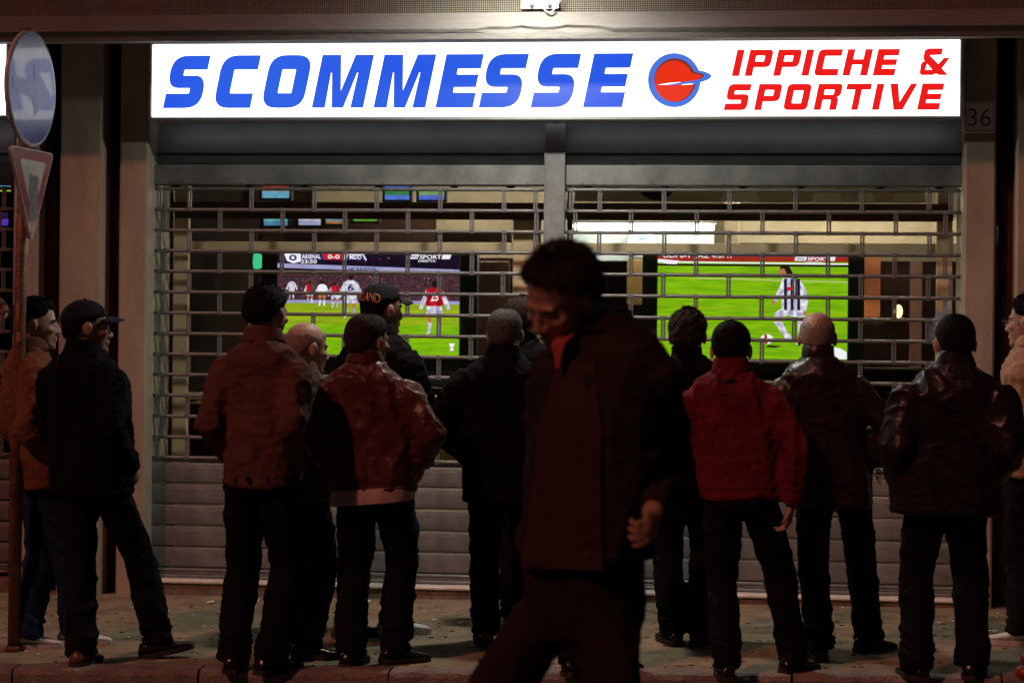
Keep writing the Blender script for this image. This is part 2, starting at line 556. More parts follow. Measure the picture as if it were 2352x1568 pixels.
M['sign_white'] = emit('lit white acrylic', (1.0, 0.985, 0.95), 2.6)
M['sign_blue'] = emit('blue vinyl', srgb(48, 98, 228), 1.0, col2=srgb(38, 84, 232), vscale=1.2)
M['sign_red'] = emit('red vinyl', srgb(238, 26, 26), 1.0)
M['logo_red'] = emit('orange red vinyl', srgb(234, 50, 22), 1.0)
M['logo_dark'] = emit('brown red vinyl', srgb(120, 52, 36), 1.0)
M['logo_blue'] = emit('light blue vinyl', srgb(72, 118, 226), 1.0)
M['sign_leak'] = emit('light leaking from the sign case', (0.98, 0.97, 1.0), 1.6)
def sign_box(name, x0, x1, z0, z1, label, parent=None):
    t = empty(name, ((x0 + x1) / 2, SY + 0.1, z0), label, 'sign')
    BOX('sign_case', x0, x1, SY + 0.012, SY + 0.16, z0, z1, M['alu'], t, 0.004)
    fb = 0.018
    BOX('sign_face', x0 + fb, x1 - fb, SY + 0.002, SY + 0.010, z0 + fb, z1 - fb, M['sign_white'], t, 0.001)
    BOX('light_slot', x0 + 0.05, x1 - 0.05, SY + 0.1605, SY + 0.1625, z0 + 0.012, z0 + 0.05, M['sign_leak'], t, 0)
    for (a, b, c, d) in ((x0 - .002, x1 + .002, z1 - fb, z1 + .002), (x0 - .002, x1 + .002, z0 - .002, z0 + fb)):
        BOX('frame_rail', a, b, SY - 0.012, SY + 0.0115, c, d, M['alu'], t, 0.004)
    for (a, b) in ((x0 - .002, x0 + fb), (x1 - fb, x1 + .002)):
        BOX('frame_rail', a, b, SY - 0.012, SY + 0.0115, z0 + fb + .001, z1 - fb - .001, M['alu'], t, 0.004)
    return t
sx0, sx1 = wall_x(343, 190, SY), wall_x(2212, 180, SY)
sz0, sz1 = 2.786, 3.248
sign = sign_box('illuminated_sign', sx0, sx1, sz0, sz1, 'long backlit white sign reading SCOMMESSE IPPICHE & SPORTIVE above the shutters')
V_ = 2352 / 2539
def letter(ch, t_start, w_, zc0, zc1, shear, m, s, big, tb):
    X0 = P(t_start * V_, tb * V_, SY).x
    H_ = zc1 - zc0
    g = glyph(ch, w_, s, big)
    mb = MB()
    mb.poly(g, lambda a, b: (X0 + (a + shear * b) * H_, SY - 0.0015, zc0 + b * H_))
    mb.build('letter', m, sign)
def tz(t_x, t_y): return P(t_x * V_, t_y * V_, SY).z
zb_, zt_ = tz(900, 267.8), tz(900, 136)
for ch, x0, ww in zip('SCOMMESSE', (403.7, 527.3, 645.9, 772.7, 925.9, 1079.5, 1186.8, 1315.5, 1445.2), (.726, .73, .81, .99, .99, .71, .74, .74, .73)):
    letter(ch, x0, ww, zb_, zt_, .2, M['sign_blue'], .275, True, 267)
q = lambda p: 1740 + p / 3.5636
zb_, zt_ = tz(2050, 188.6), tz(2050, 122.6)
for ch, x0, ww in zip('IPPICHE', (263, 377, 628, 877, 987, 1240, 1508), (.26, .89, .89, .26, .89, .935, .81)):
    letter(ch, q(x0), ww, zb_, zt_, .21, M['sign_red'], .285, False, 189)
amp = [[(2133, 72), (2120, 130), (2015, 135), (2090, 210), (2140, 155), (2195, 155), (2122, 250), (2178, 310), (2100, 310), (2070, 297), (2035, 310),
        (1945, 310), (1930, 304), (1925, 285), (1935, 215), (1948, 195), (1970, 186), (1957, 170), (1963, 120), (1972, 90), (2000, 73)],
       [(1975, 262), (1990, 210), (2036, 262)]]
MB().poly([[(a, -b) for a, b in l] for l in amp], lambda a, b: (lambda p: (p.x, SY - 0.0015, p.z))(P(q(a) * V_, (100 - b / 3.5636) * V_, SY))).build('letter', M['sign_red'], sign)
zb_, zt_ = tz(2050, 273.4), tz(2050, 208.0)
for ch, x0, ww in zip('SPORTIVE', (193, 460, 715, 985, 1237, 1500, 1616, 1900), (.86, .89, .91, .92, .93, .26, 1.02, .82)):
    letter(ch, q(x0), ww, zb_, zt_, .2, M['sign_red'], .28, False, 273)
# round logo with a beak, as printed on the sign
def lg(a, b, dy):
    p = P((1580 + a / 8.709) * V_, (110 + b / 8.709) * V_, SY)
    return (p.x, SY - dy, p.z)
def arc(cx, cy, rx_, ry_, a0, a1, n=40):
    return [(cx + rx_ * math.cos(RAD(a0 + (a1 - a0) * k / n)), cy + ry_ * math.sin(RAD(a0 + (a1 - a0) * k / n))) for k in range(n + 1)]
def flip(l): return [(a, -b) for a, b in l]
outer = arc(800, 778, 570, 585, 5, 338, 60) + [(1345, 568), (1440, 585), (1545, 625), (1595, 665), (1606, 692), (1590, 725), (1520, 775), (1440, 803), (1368, 826)]
dark = arc(812, 778, 445, 472, 9, 335, 60) + [(1250, 605), (1330, 622), (1410, 635), (1440, 665), (1430, 705), (1370, 750), (1270, 780), (1210, 795), (1260, 850)]
red = arc(795, 800, 420, 440, 6, 322, 60) + [(1170, 610), (1215, 640), (1300, 650), (1365, 668), (1388, 700), (1360, 735), (1270, 778), (1100, 808), (1215, 862)]
MB().poly([flip(outer)], lambda a, b: lg(a, -b, 0.0012)).build('logo_ring', M['logo_blue'], sign)
MB().poly([flip(dark)], lambda a, b: lg(a, -b, 0.0022)).build('logo_shadow', M['logo_dark'], sign)
MB().poly([flip(red)], lambda a, b: lg(a, -b, 0.0032)).build('logo_disc', M['logo_red'], sign)
MB().poly([flip([(430, 884), (1000, 818), (1290, 776), (1330, 800), (1270, 856), (1000, 868), (700, 890)])], lambda a, b: lg(a, -b, 0.0042)).build('logo_slash', M['logo_blue'], sign)
MB().poly([flip([(440, 880), (700, 840), (960, 820), (700, 868)])], lambda a, b: lg(a, -b, 0.0052)).poly([flip([(960, 872), (1215, 850), (1200, 866), (980, 884)])], lambda a, b: lg(a, -b, 0.0052)).build('logo_gleam', M['sign_white'], sign)
for u_ in (402, 1300, 1960):
    xx = wall_x(u_, 90, SY + 0.08)
    MB().tube([(xx, SY + 0.08, sz1), (xx, SY + 0.08, zb0 + 0.0)], 0.008, 8).build('hanger', M['alu'], sign)
nsx = wall_x(21, 180, SY)
sign_box('illuminated_sign', nsx - 3.2, nsx, 2.80, 3.255, 'blank white lit sign cut by the left edge, behind the blue road sign')

# house number
px0, px1 = wall_x(2214, 268, PF - 0.02), wall_x(2286, 268, PF - 0.02)
pz0, pz1 = P(2250, 305, PF - 0.02).z, P(2250, 232, PF - 0.02).z
M['plaque'] = mat('pale plaque stone', (0.88, 0.82, 0.76), 0.6, 0.08, 20.0)
pl = empty('house_number_plaque', ((px0 + px1) / 2, PF - 0.02, pz0), 'square pale stone plaque with the number 36 on the pilaster', 'plaque')
BOX('plaque_slab', px0, px1, PF - 0.022, PF - 0.001, pz0, pz1, M['plaque'], pl, 0.004)
M['dark_ink'] = mat('dark engraved paint', (0.03, 0.027, 0.025), 0.7)
vs, fs = textshape('36', -0.012)
tw = max(v[0] for v in vs); tx0 = min(v[0] for v in vs); th = max(v[1] for v in vs)
pw, ph = (px1 - px0), (pz1 - pz0)
MB().add([(px0 + pw * (.14 + .72 * (a - tx0) / (tw - tx0)), PF - 0.0235, pz0 + ph * (.20 + .56 * b / th)) for a, b in vs], fs).build('numerals', M['dark_ink'], pl)
fr = MB()
for (a, b, c, d) in ((.05, .95, .05, .07), (.05, .95, .93, .95), (.05, .065, .07, .93), (.935, .95, .07, .93)):
    fr.box(px0 + pw * a, px0 + pw * b, PF - 0.0232, PF - 0.022, pz0 + ph * c, pz0 + ph * d)
fr.build('border_line', M['dark_ink'], pl)

# floodlight over the sign
fx = wall_x(1200, 10, -1.2)
fl = empty('floodlight', (fx, BF, zb1), 'floodlight on a metal bracket fixed on the beam above the sign', 'lamp')
bx0, bx1 = wall_x(1197, 12, BF + 0.02), wall_x(1284, 12, BF + 0.02)
bz0, bz1 = P(1240, 23, BF + 0.02).z, P(1240, 6, BF + 0.02).z
BOX('bracket_plate', bx0, bx1, BF + 0.004, BF + 0.02, bz0 + 0.004, bz1 + 0.05, M['white_in'], fl, 0.003)
for u_ in (1222, 1262):
    xx = wall_x(u_, 13, BF)
    MB().tube([(xx, BF + 0.005, (bz0 + bz1) / 2), (xx, BF - 0.008, (bz0 + bz1) / 2)], 0.013, 12).tube([(xx, BF - 0.008, (bz0 + bz1) / 2), (xx, BF - 0.014, (bz0 + bz1) / 2)], 0.007, 10).build('bolt', M['galv'], fl, True)
lz = 3.53
MB().tube([(fx + 0.05, BF + 0.01, lz), (fx + 0.05, -1.22, lz + 0.05)], 0.013, 10).build('arm', M['alu'], fl, True)
BOX('lamp_housing', fx - 0.14, fx + 0.14, -1.36, -1.20, lz - 0.02, lz + 0.09, M['shutter_dark'], fl, 0.01)
M['lamp_lens'] = emit('floodlight glass', (1.0, 0.97, 0.86), 30.0)
BOX('lens', fx - 0.12, fx + 0.12, -1.345, -1.215, lz - 0.029, lz - 0.0215, M['lamp_lens'], fl, 0.001)
cb = [(bx0 + (bx1 - bx0) * (.45 + .65 * t), BF - 0.012 - 0.03 * math.sin(t * 3.1), bz1 + 0.02 - 0.085 * math.sin(t * math.pi)) for t in np.linspace(0, 1, 14)]
MB().tube(cb, 0.005, 8).build('cable', M['alu'], fl, True)
ld = bpy.data.lights.new('floodlight_beam', 'AREA')
ld.shape = 'RECTANGLE'; ld.size = 0.22; ld.size_y = 0.11
ld.energy = 50.0
ld.color = (1.0, 0.97, 0.88)
ld.spread = RAD(170)
lo = bpy.data.objects.new('floodlight_beam', ld)
COL.objects.link(lo)
lo.location = (fx, -1.28, lz - 0.035)
lo.rotation_euler = (RAD(14), 0, 0)          # down and a little towards the shutters
attach(lo, fl)

# ================================================================== roller shutters
ZT, DZ = 2.405, 0.1238
NBARS = 14
lk = MB()
g = 0.1238
for s_ in (-1, 1):
    lk.box(s_ * 0.0076 - 0.0056, s_ * 0.0076 + 0.0056, -0.006, 0.006, -g + 0.008, -0.008, 0, 0.002)
for zc in (0.0, -g):
    lk.box(-0.0150, 0.0150, -0.0125, 0.0125, zc - 0.0118, zc + 0.0118, 0, 0.003)
link_me = lk.mesh('grille_link', M['galv'])
sl_prof = [(0.012, 0.0), (0.0, 0.004), (-0.007, 0.012), (-0.010, 0.035), (-0.0105, 0.062), (-0.010, 0.090), (-0.006, 0.114), (0.0, 0.1205), (0.012, 0.1235)]
def shutter(name, x0, x1, row0, label, with_lower=True):
    t = empty(name, ((x0 + x1) / 2, 0, 0.08), label, 'shutter', 'roller shutters')
    def barmesh(nm, r):
        N = 44
        pts = [(x0 + (x1 - x0) * k / N, 0, 0) for k in range(N + 1)]
        return MB().tube(pts, r, 8).mesh(nm, M['galv'], True)
    bm_ = barmesh('grille_bar', 0.0108)
    for i in range(NBARS):
        z = ZT - DZ * i + 0.0015 * math.sin(i * 5.1)
        add('grille_bar', bm_, None, t, (0, 0, z))
        if i == NBARS - 1: continue
        start = row0 + (0.0 if i % 2 == 0 else 0.19)
        xs_ = []
        k = -12
        while k < 16:
            xx = start + 0.38 * k
            if x0 + 0.035 < xx < x1 - 0.035: xs_.append(xx)
            k += 1
        for e in (x0 + (0.03 if i % 2 == 0 else 0.055), x1 - (0.055 if i % 2 == 0 else 0.085)):
            if all(abs(e - q_) > 0.05 for q_ in xs_): xs_.append(e)
        for xx in xs_:
            add('grille_link', link_me, None, t, (xx + random.uniform(-.003, .003), 0.0, z))
    # solid slats
    if with_lower:
        N = 2
        rows = [[(xx, py, pz) for py, pz in sl_prof] for xx in (x0, x1)]
        sm = MB()
        nP = len(sl_prof)
        vs = [p for r in rows for p in r]
        fs = [(k, k + 1, nP + k + 1, nP + k) for k in range(nP - 1)] + [tuple(range(nP))[::-1], tuple(nP + k for k in range(nP)), (0, nP, 2 * nP - 1, nP - 1)]
        sme = sm.add(vs, fs).mesh('slat', M['shutter'])
        for i in range(5):
            z = 0.1375 + 0.1262 * i
            add('slat', sme, None, t, (0, 0.004 * math.sin(i * 3), z))
        BOX('bottom_rail', x0, x1, -0.02, 0.022, 0.079, 0.098, M['galv'], t, 0.005)
        BOX('bottom_rail', x0, x1, -0.014, 0.02, 0.0985, 0.116, M['shutter'], t, 0.005)
        BOX('bottom_rail', x0, x1, -0.018, 0.02, 0.1165, 0.1345, M['galv'], t, 0.006)
        BOX('slat_cap', x0, x1, 0.006, 0.02, 0.769, 0.786, M['shutter_dark'], t, 0.003)
    # housing above
    BOX('lower_housing', x0 - 0.005, x1 + 0.005, -0.025, 0.10, 2.428, 2.548, M['shutter'], t, 0.006)
    BOX('upper_housing', x0 - 0.003, x1 + 0.003, 0.035, 0.13, 2.556, 2.62, M['shutter_dark'], t, 0.004)
    # curved cover of the roll
    pr = [(0.02 + 0.09 * (1 - math.cos(a)) , 2.622 + 0.20 * math.sin(a)) for a in np.linspace(0, 1.35, 7)]
    vs = [(xx, py, pz) for xx in (x0, x1) for py, pz in pr]
    n7 = len(pr)
    MB().add(vs, [(k, n7 + k, n7 + k + 1, k + 1) for k in range(n7 - 1)]).build('roll_cover', M['shutter_dark'], t, True)
    tb = MB().box(-0.022, 0.022, -0.004, 0.02, -0.016, 0.0, 0, 0.004).mesh('tab', M['black_plastic'])
    xx = x0 + 0.13
    while xx < x1 - 0.1:
        add('tab', tb, None, t, (xx, 0, 2.427))
        xx += 0.335 if int(xx * 10) % 2 else 0.45
    for k in range(6):
        xx = x0 + 0.1 + (x1 - x0 - 0.2) * k / 5
        MB().ell((xx, -0.026, 2.44), (0.004, 0.003, 0.004), None, 8, 6).build('rivet', M['black_plastic'], t, True)
    return t
LX0, LX1 = wall_x(354, mid, 0), wall_x(1247, mid, -0.05)
RX0, RX1 = wall_x(1296, mid, -0.05), wall_x(2205, mid, 0)
shutter('roller_shutter', LX0, LX1, wall_x(436, 455, 0), 'grey roller shutter with open tube grille in the left half of the shopfront')
shutter('roller_shutter', RX0, RX1, wall_x(1377, 455, 0), 'grey roller shutter with open tube grille in the right half of the shopfront')
NX1 = wall_x(27, mid, 0)
shutter('roller_shutter', NX1 - 2.3, NX1, NX1 - 0.2, 'strip of grille shutter at the left edge behind the sign pole')
mu = empty('shutter_mullion', ((LX1 + RX0) / 2, -0.05, 0.077), 'grey steel post between the two roller shutters', 'post')
BOX('post_front', LX1 + 0.0015, RX0 - 0.0015, -0.065, 0.06, 0.0775, 2.79, M['shutter'], mu, 0.005)
for xx in (LX1 + 0.006, RX0 - 0.006):
    BOX('guide_lip', xx - 0.004, xx + 0.004, -0.071, -0.0655, 0.0775, 2.62, M['shutter'], mu, 0.002)
# lever with a T handle seen between two men on the right
hx = wall_x(2010, 1080, -0.04)
hd = empty('shutter_latch', (hx, -0.04, 0.78), 'small T-shaped metal latch on top of the right shutter slats', 'latch')
MB().tube([(hx, -0.03, 0.76), (hx, -0.03, 0.80)], 0.006, 8).build('stem', M['galv'], hd, True)
MB().tube([(hx - 0.03, -0.03, 0.803), (hx + 0.03, -0.03, 0.803)], 0.008, 8).build('handle', M['galv'], hd, True)
# ================================================================== shop front behind the shutters
FY = 0.30
front = empty('glazed_shopfront', (0.2, FY, 0.08), 'beige framed glazed shopfront behind the roller shutters', 'shopfront')
def fbox(name, u0, u1, v0, v1, m, Y=FY, dep=0.05, parent=front, bev=0.004):
    uc, vc = (u0 + u1) / 2, (v0 + v1) / 2
    return BOX(name, P(u0, vc, Y).x, P(u1, vc, Y).x, Y, Y + dep, P(uc, v1, Y).z, P(uc, v0, Y).z, M[m], parent, bev)
fbox('frame_post', 382, 396, 425, 1075, 'brown_beam', FY + 0.04)
fbox('frame_post', 397, 430, 425, 1075, 'beige_frame')
fbox('frame_post', 1176, 1240, 505, 1075, 'beige_frame', FY + 0.02)
fbox('frame_post', 1300, 1312, 425, 1075, 'brown_beam', FY)
fbox('frame_post', 2150, 2186, 425, 1075, 'beige_frame')
fbox('transom', 398, 2190, 466, 486, 'brown_beam', FY - 0.03, 0.06)
fbox('transom', 400, 2190, 489, 505, 'brown_beam', FY - 0.015, 0.05)
fbox('glazing_rail', 431, 1175, 556, 583, 'beige_frame', FY + 0.004, 0.045)
fbox('glazing_rail', 1313, 2149, 560, 584, 'beige_frame', FY + 0.004, 0.045)
fbox('glazing_rail', 431, 1175, 905, 922, 'beige_frame', FY + 0.004, 0.045)
fbox('bottom_rail', 398, 1240, 1076, 1345, 'beige_frame', FY + 0.03, 0.05)
fbox('bottom_rail', 1300, 2190, 1076, 1350, 'beige_frame', FY + 0.03, 0.05)
for (u0, u1, v0, v1) in ((431, 1175, 584, 904), (431, 1175, 923, 1075), (1313, 2149, 585, 1075), (431, 1175, 506, 555), (1313, 2149, 506, 559), (431, 1235, 428, 465), (1313, 2149, 428, 465)):
    uc, vc = (u0 + u1) / 2, (v0 + v1) / 2
    xa, xb = P(u0, vc, FY).x, P(u1, vc, FY).x
    za, zc = P(uc, v1, FY).z, P(uc, v0, FY).z
    MB().add([(xa, FY + 0.028, za), (xb, FY + 0.028, za), (xb, FY + 0.028, zc), (xa, FY + 0.028, zc)], [(0, 1, 2, 3)]).build('glass_pane', M['glass'], front)

# ------------------------------------------------------------------ the room
room = empty('shop_interior', (0.2, 3.0, 0.0)); room['kind'] = 'structure'
RXa, RXb, RYb, RH = -2.35, 3.0, 5.2, 2.95
BOX('interior_floor', RXa, RXb, 0.41, RYb, -0.05, 0.07, M['floor_in'], room, 0)
BOX('interior_ceiling', RXa, RXb, 0.36, RYb, RH, RH + 0.1, M['wall_in'], room, 0)
BOX('interior_wall_back', RXa, RXb, RYb, RYb + 0.1, 0.0, RH, M['wall_in'], room, 0)
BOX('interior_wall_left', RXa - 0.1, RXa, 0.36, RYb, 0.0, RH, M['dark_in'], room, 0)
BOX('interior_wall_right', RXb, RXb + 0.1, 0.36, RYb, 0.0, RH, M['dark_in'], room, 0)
def at(u, v, Y): return P(u, v, Y)
def rbox(name, u0, u1, v0, v1, Y, dep, m, parent, bev=0.004):
    uc, vc = (u0 + u1) / 2, (v0 + v1) / 2
    return BOX(name, P(u0, vc, Y).x, P(u1, vc, Y).x, Y, Y + dep, P(uc, v1, Y).z, P(uc, v0, Y).z, M[m], parent, bev)
# dark timber dado on the back wall, posts
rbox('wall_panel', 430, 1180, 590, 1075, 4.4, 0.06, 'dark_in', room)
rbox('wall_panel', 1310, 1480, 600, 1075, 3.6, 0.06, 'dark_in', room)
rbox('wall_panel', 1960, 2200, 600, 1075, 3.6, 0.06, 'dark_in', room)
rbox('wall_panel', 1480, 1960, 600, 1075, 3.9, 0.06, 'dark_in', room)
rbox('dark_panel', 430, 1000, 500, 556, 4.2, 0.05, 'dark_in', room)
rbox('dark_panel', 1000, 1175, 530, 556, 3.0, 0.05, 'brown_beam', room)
rbox('wall_column', 1662, 1697, 430, 600, 2.6, 0.2, 'wall_in', room)
rbox('white_wall', 1300, 1640, 495, 600, 3.2, 0.05, 'white_in', room)
rbox('bulkhead', 1697, 2200, 500, 560, 3.4, 0.1, 'wall_in', room)
rbox('wall_post', 1182, 1194, 590, 735, 3.0, 0.08, 'wood', room)
rbox('wall_post', 1100, 1168, 600, 900, 3.3, 0.05, 'brown_beam', room)
rbox('wall_post', 1440, 1474, 596, 700, 3.0, 0.06, 'wood', room)
rbox('wall_post', 2090, 2118, 600, 850, 3.2, 0.06, 'brown_beam', room)
# warm lit column and lamps
M['warm_lamp'] = emit('warm lamp', (1.0, 0.62, 0.28), 3.0)
M['warm_glow'] = emit('amber lamp shade', srgb(190, 108, 52), 0.7, col2=srgb(120, 60, 30), vscale=4)
M['cream_lamp'] = emit('cream lamp', (1.0, 0.85, 0.55), 1.3)
M['tube'] = emit('fluorescent tube', (0.94, 1.0, 0.93), 18.0)
M['tube_ceiling'] = emit('ceiling tube', (1.0, 0.92, 0.74), 120.0)
M['green_lamp'] = emit('green exit light', srgb(70, 215, 150), 0.9)
M['red_led'] = emit('red lamp', srgb(230, 50, 25), 0.9)
def lamp(name, u, v, Y, r, m, label, cat='lamp', sq=1.0):
    p = at(u, v, Y)
    t = empty(name, (p.x, Y + 0.05, p.z - r), label, cat)
    MB().ell((p.x, Y, p.z), (r, r * 0.7, r * sq), None, 16, 10).build('globe', M[m], t, True)
    BOX('mount', p.x - r * 0.4, p.x + r * 0.4, Y + r * 0.6, Y + r * 0.6 + 0.05, p.z - r * 0.4, p.z + r * 0.4, M['black_plastic'], t)
    return t
lamp('wall_lamp', 448, 661, 3.9, 0.042, 'cream_lamp', 'left cream bulb of the upper pair in the dark left window')
lamp('wall_lamp', 472, 661, 3.9, 0.042, 'cream_lamp', 'right cream bulb of the upper pair in the dark left window')
lamp('wall_lamp', 470, 706, 3.9, 0.052, 'cream_lamp', 'single cream bulb below the pair in the dark left window')
lamp('wall_lamp', 2064, 715, 2.9, 0.028, 'warm_lamp', 'small bright amber lamp in the right window', sq=1.7)
lamp('exit_light', 590, 600, 3.2, 0.06, 'green_lamp', 'green glowing exit light left of the left television', 'light')
lamp('wall_lamp', 1592, 690, 3.2, 0.055, 'warm_glow', 'dim amber globe left of the right television')
lamp('wall_lamp', 1206, 610, 2.9, 0.04, 'warm_glow', 'dim amber globe between the two televisions')
lamp('warning_light', 2182, 455, 1.4, 0.02, 'red_led', 'small red light at the top right corner of the right shutter', 'light')
cl = empty('lit_column', at(2004, 730, 3.2), 'amber lit column right of the right television', 'column')
rbox('column_shaft', 1986, 2022, 592, 728, 3.2, 0.12, 'warm_glow', cl)
rbox('column_foot', 1978, 2030, 729, 745, 3.19, 0.14, 'black_plastic', cl)
# fluorescent light over the white wall
lt = empty('ceiling_light', at(1460, 515, 2.9), 'white fluorescent tube light above the right window', 'light')
rbox('tube', 1316, 1640, 514, 528, 2.9, 0.05, 'tube', lt, 0.006)
rbox('reflector', 1312, 1646, 507, 513.5, 2.9, 0.08, 'white_in', lt)
p = at(1474, 556, 3.12)
dome = empty('white_dome', (p.x, 3.12, p.z), 'white round dome with faint blue print behind the right window', 'dome')
MB().ell((p.x, 3.12, p.z - 0.02), (0.115, 0.05, 0.125), None, 24, 14).build('dome_shell', M['white_in'], dome, True)
M['blue_print'] = mat('faint blue print', (0.35, 0.55, 0.75), 0.6)
BOX('print', p.x - 0.02, p.x + 0.045, 3.06, 3.069, p.z + 0.02, p.z + 0.065, M['blue_print'], dome)
# more room lights behind, on the ceiling
lt2 = empty('ceiling_light', (-0.9, 3.6, RH - 0.06), 'ceiling light tube over the left half of the shop', 'light')
BOX('tube', -1.5, -0.3, 3.55, 3.62, RH - 0.06, RH - 0.02, M['tube_ceiling'], lt2, 0.005)
BOX('reflector', -1.52, -0.28, 3.5, 3.67, RH - 0.018, RH - 0.001, M['white_in'], lt2, 0.004)
lt3 = empty('ceiling_light', (1.9, 2.4, RH - 0.06), 'ceiling light tube over the right half of the shop', 'light')
BOX('tube', 1.3, 2.5, 2.35, 2.42, RH - 0.06, RH - 0.02, M['tube_ceiling'], lt3, 0.005)
BOX('reflector', 1.28, 2.52, 2.3, 2.47, RH - 0.018, RH - 0.001, M['white_in'], lt3, 0.004)
# betting screens hung inside
def monitor(u0, u1, v0, v1, Y, cols, label):
    p = at((u0 + u1) / 2, v1, Y)
    t = empty('wall_monitor', p, label, 'monitor', 'betting screens')
    rbox('case', u0 - 6, u1 + 6, v0 - 5, v1 + 5, Y, 0.06, 'black_plastic', t)
    n = len(cols)
    for i, c in enumerate(cols):
        a = v0 + (v1 - v0) * i / n; b = v0 + (v1 - v0) * (i + 1) / n
        key = 'scr%d_%d_%d' % c
        if key not in M: M[key] = emit(key, srgb(*c), 0.85, 0.4, 22.0)
        rbox('screen_band', u0, u1, a, b - 0.3, Y - 0.006, 0.0055, key, t, 0)
    return t
monitor(602, 664, 424, 455, 3.0, [(200, 70, 40), (220, 190, 90), (120, 190, 230), (120, 190, 215)], 'monitor with red, yellow and light blue bands over the left television')
monitor(884, 940, 428, 459, 3.0, [(90, 130, 250), (70, 150, 90), (100, 140, 250)], 'blue monitor with a green panel, left of the two blue ones')
monitor(962, 1020, 438, 459, 3.0, [(150, 190, 120), (100, 130, 245)], 'blue monitor with a pale green top, right of the two blue ones')
monitor(450, 552, 427, 432, 3.0, [(120, 90, 230)], 'dark monitor with a thin violet strip at the top left')
monitor(606, 660, 500, 518, 3.4, [(110, 190, 190), (90, 150, 190)], 'small teal monitor below the dark brown transom')
monitor(686, 736, 500, 517, 3.4, [(225, 220, 245), (190, 190, 235)], 'small white monitor below the dark brown transom')
monitor(748, 790, 500, 514, 3.4, [(110, 160, 190), (190, 130, 80)], 'small blue and orange monitor below the dark brown transom')
monitor(812, 866, 500, 508, 3.4, [(110, 190, 60)], 'small green monitor below the dark brown transom')
monitor(-40, 24, 424, 440, 1.2, [(90, 150, 190), (190, 210, 70)], 'green and blue screen in the left neighbouring bay')
monitor(-40, 18, 488, 518, 1.2, [(40, 30, 70), (110, 60, 210)], 'violet screen in the left neighbouring bay, lower one')
# panel with cut letters high in the right window
sp = empty('hanging_panel', at(1700, 465, 2.2), 'beige hanging panel with pale letter shapes at the top of the right window', 'panel')
rbox('panel_board', 1320, 2120, 405, 464, 2.2, 0.03, 'wall_in', sp)
M['pale_letter'] = mat('pale letters', (0.62, 0.58, 0.48), 0.6)
for u0, u1 in ((1655, 1745), (1862, 1935), (1965, 2010), (2050, 2130)):
    mb = MB()
    mb.poly([[(u0, -464), (u1, -464), (u1 - 22, -405), (u0 + 22, -405)]], lambda a, b: tuple(at(a, -b, 2.196)))
    mb.build('pale_letter', M['pale_letter'], sp)
M['red_disc'] = mat('red disc', (0.45, 0.03, 0.03), 0.5)
MB().poly([[(1508 + 36 * math.cos(a), -412 + 26 * math.sin(a)) for a in np.linspace(0, 6.283, 33)[:-1]]], lambda a, b: tuple(at(a, -b, 2.190))).build('red_disc', M['red_disc'], sp)
MB().poly([[(1508 + 46 * math.cos(a), -416 + 44 * math.sin(a)) for a in np.linspace(0, 6.283, 33)[:-1]]], lambda a, b: tuple(at(a, -b, 2.193))).build('brown_disc', M['dark_in'], sp)
# counters and boxes low in the room
ct = empty('wooden_counter', at(1120, 1075, 1.6), 'yellow wooden counter with dark shelf below the left television', 'counter')
xa, xb = at(935, 1000, 1.6).x, at(1460, 1000, 1.6).x
BOX('counter_front', xa, xb, 1.6, 1.9, 0.075, at(1100, 930, 1.6).z, M['wood'], ct)
for k in range(5):
    xx = xa + (xb - xa) * (0.1 + 0.2 * k)
    BOX('door_stile', xx - 0.012, xx + 0.012, 1.588, 1.599, 0.1, at(1100, 942, 1.6).z, M['wood'], ct)
    BOX('knob', xx + 0.03, xx + 0.07, 1.575, 1.599, at(1100, 980, 1.6).z, at(1100, 970, 1.6).z, M['black_plastic'], ct)
BOX('counter_shelf', xa - 0.1, xb + 0.1, 1.5, 1.9, at(1100, 925, 1.5).z, at(1100, 892, 1.5).z, M['black_plastic'], ct)
BOX('counter_top', xa - 0.3, xb + 0.1, 1.7, 2.2, at(1100, 890, 1.7).z, at(1100, 868, 1.7).z, M['shutter_dark'], ct)
ct2 = empty('dark_cabinet', at(1800, 1075, 1.4), 'dark cabinet below the right television', 'cabinet')
rbox('cabinet_body', 1330, 2160, 850, 1200, 1.4, 0.4, 'dark_in', ct2)
rbox('cabinet_top', 1325, 2165, 842, 849.5, 1.38, 0.45, 'black_plastic', ct2)
# cluttered shelf low in the left corner
cs = empty('shelf_unit', at(470, 1075, 1.0), 'low shelf with leaflets in the bottom left of the window', 'shelf')
rbox('shelf_board', 436, 700, 925, 930, 1.0, 0.25, 'beige_frame', cs)
rbox('shelf_side', 690, 700, 931, 1200, 1.0, 0.25, 'dark_in', cs)
rbox('shelf_back', 436, 700, 931, 1200, 1.26, 0.02, 'dark_in', cs)
for i, (u0, u1, v0, v1, c) in enumerate(((462, 478, 948, 962, (190, 180, 120)), (478, 492, 960, 975, (90, 120, 160)), (484, 500, 968, 992, (230, 130, 80)), (455, 468, 935, 955, (120, 110, 90)))):
    M['leaf%d' % i] = mat('leaflet %d' % i, srgb(*c), 0.6)
    rbox('leaflet', u0, u1, v0, v1, 1.02 + 0.012 * i, 0.004, 'leaf%d' % i, cs, 0)
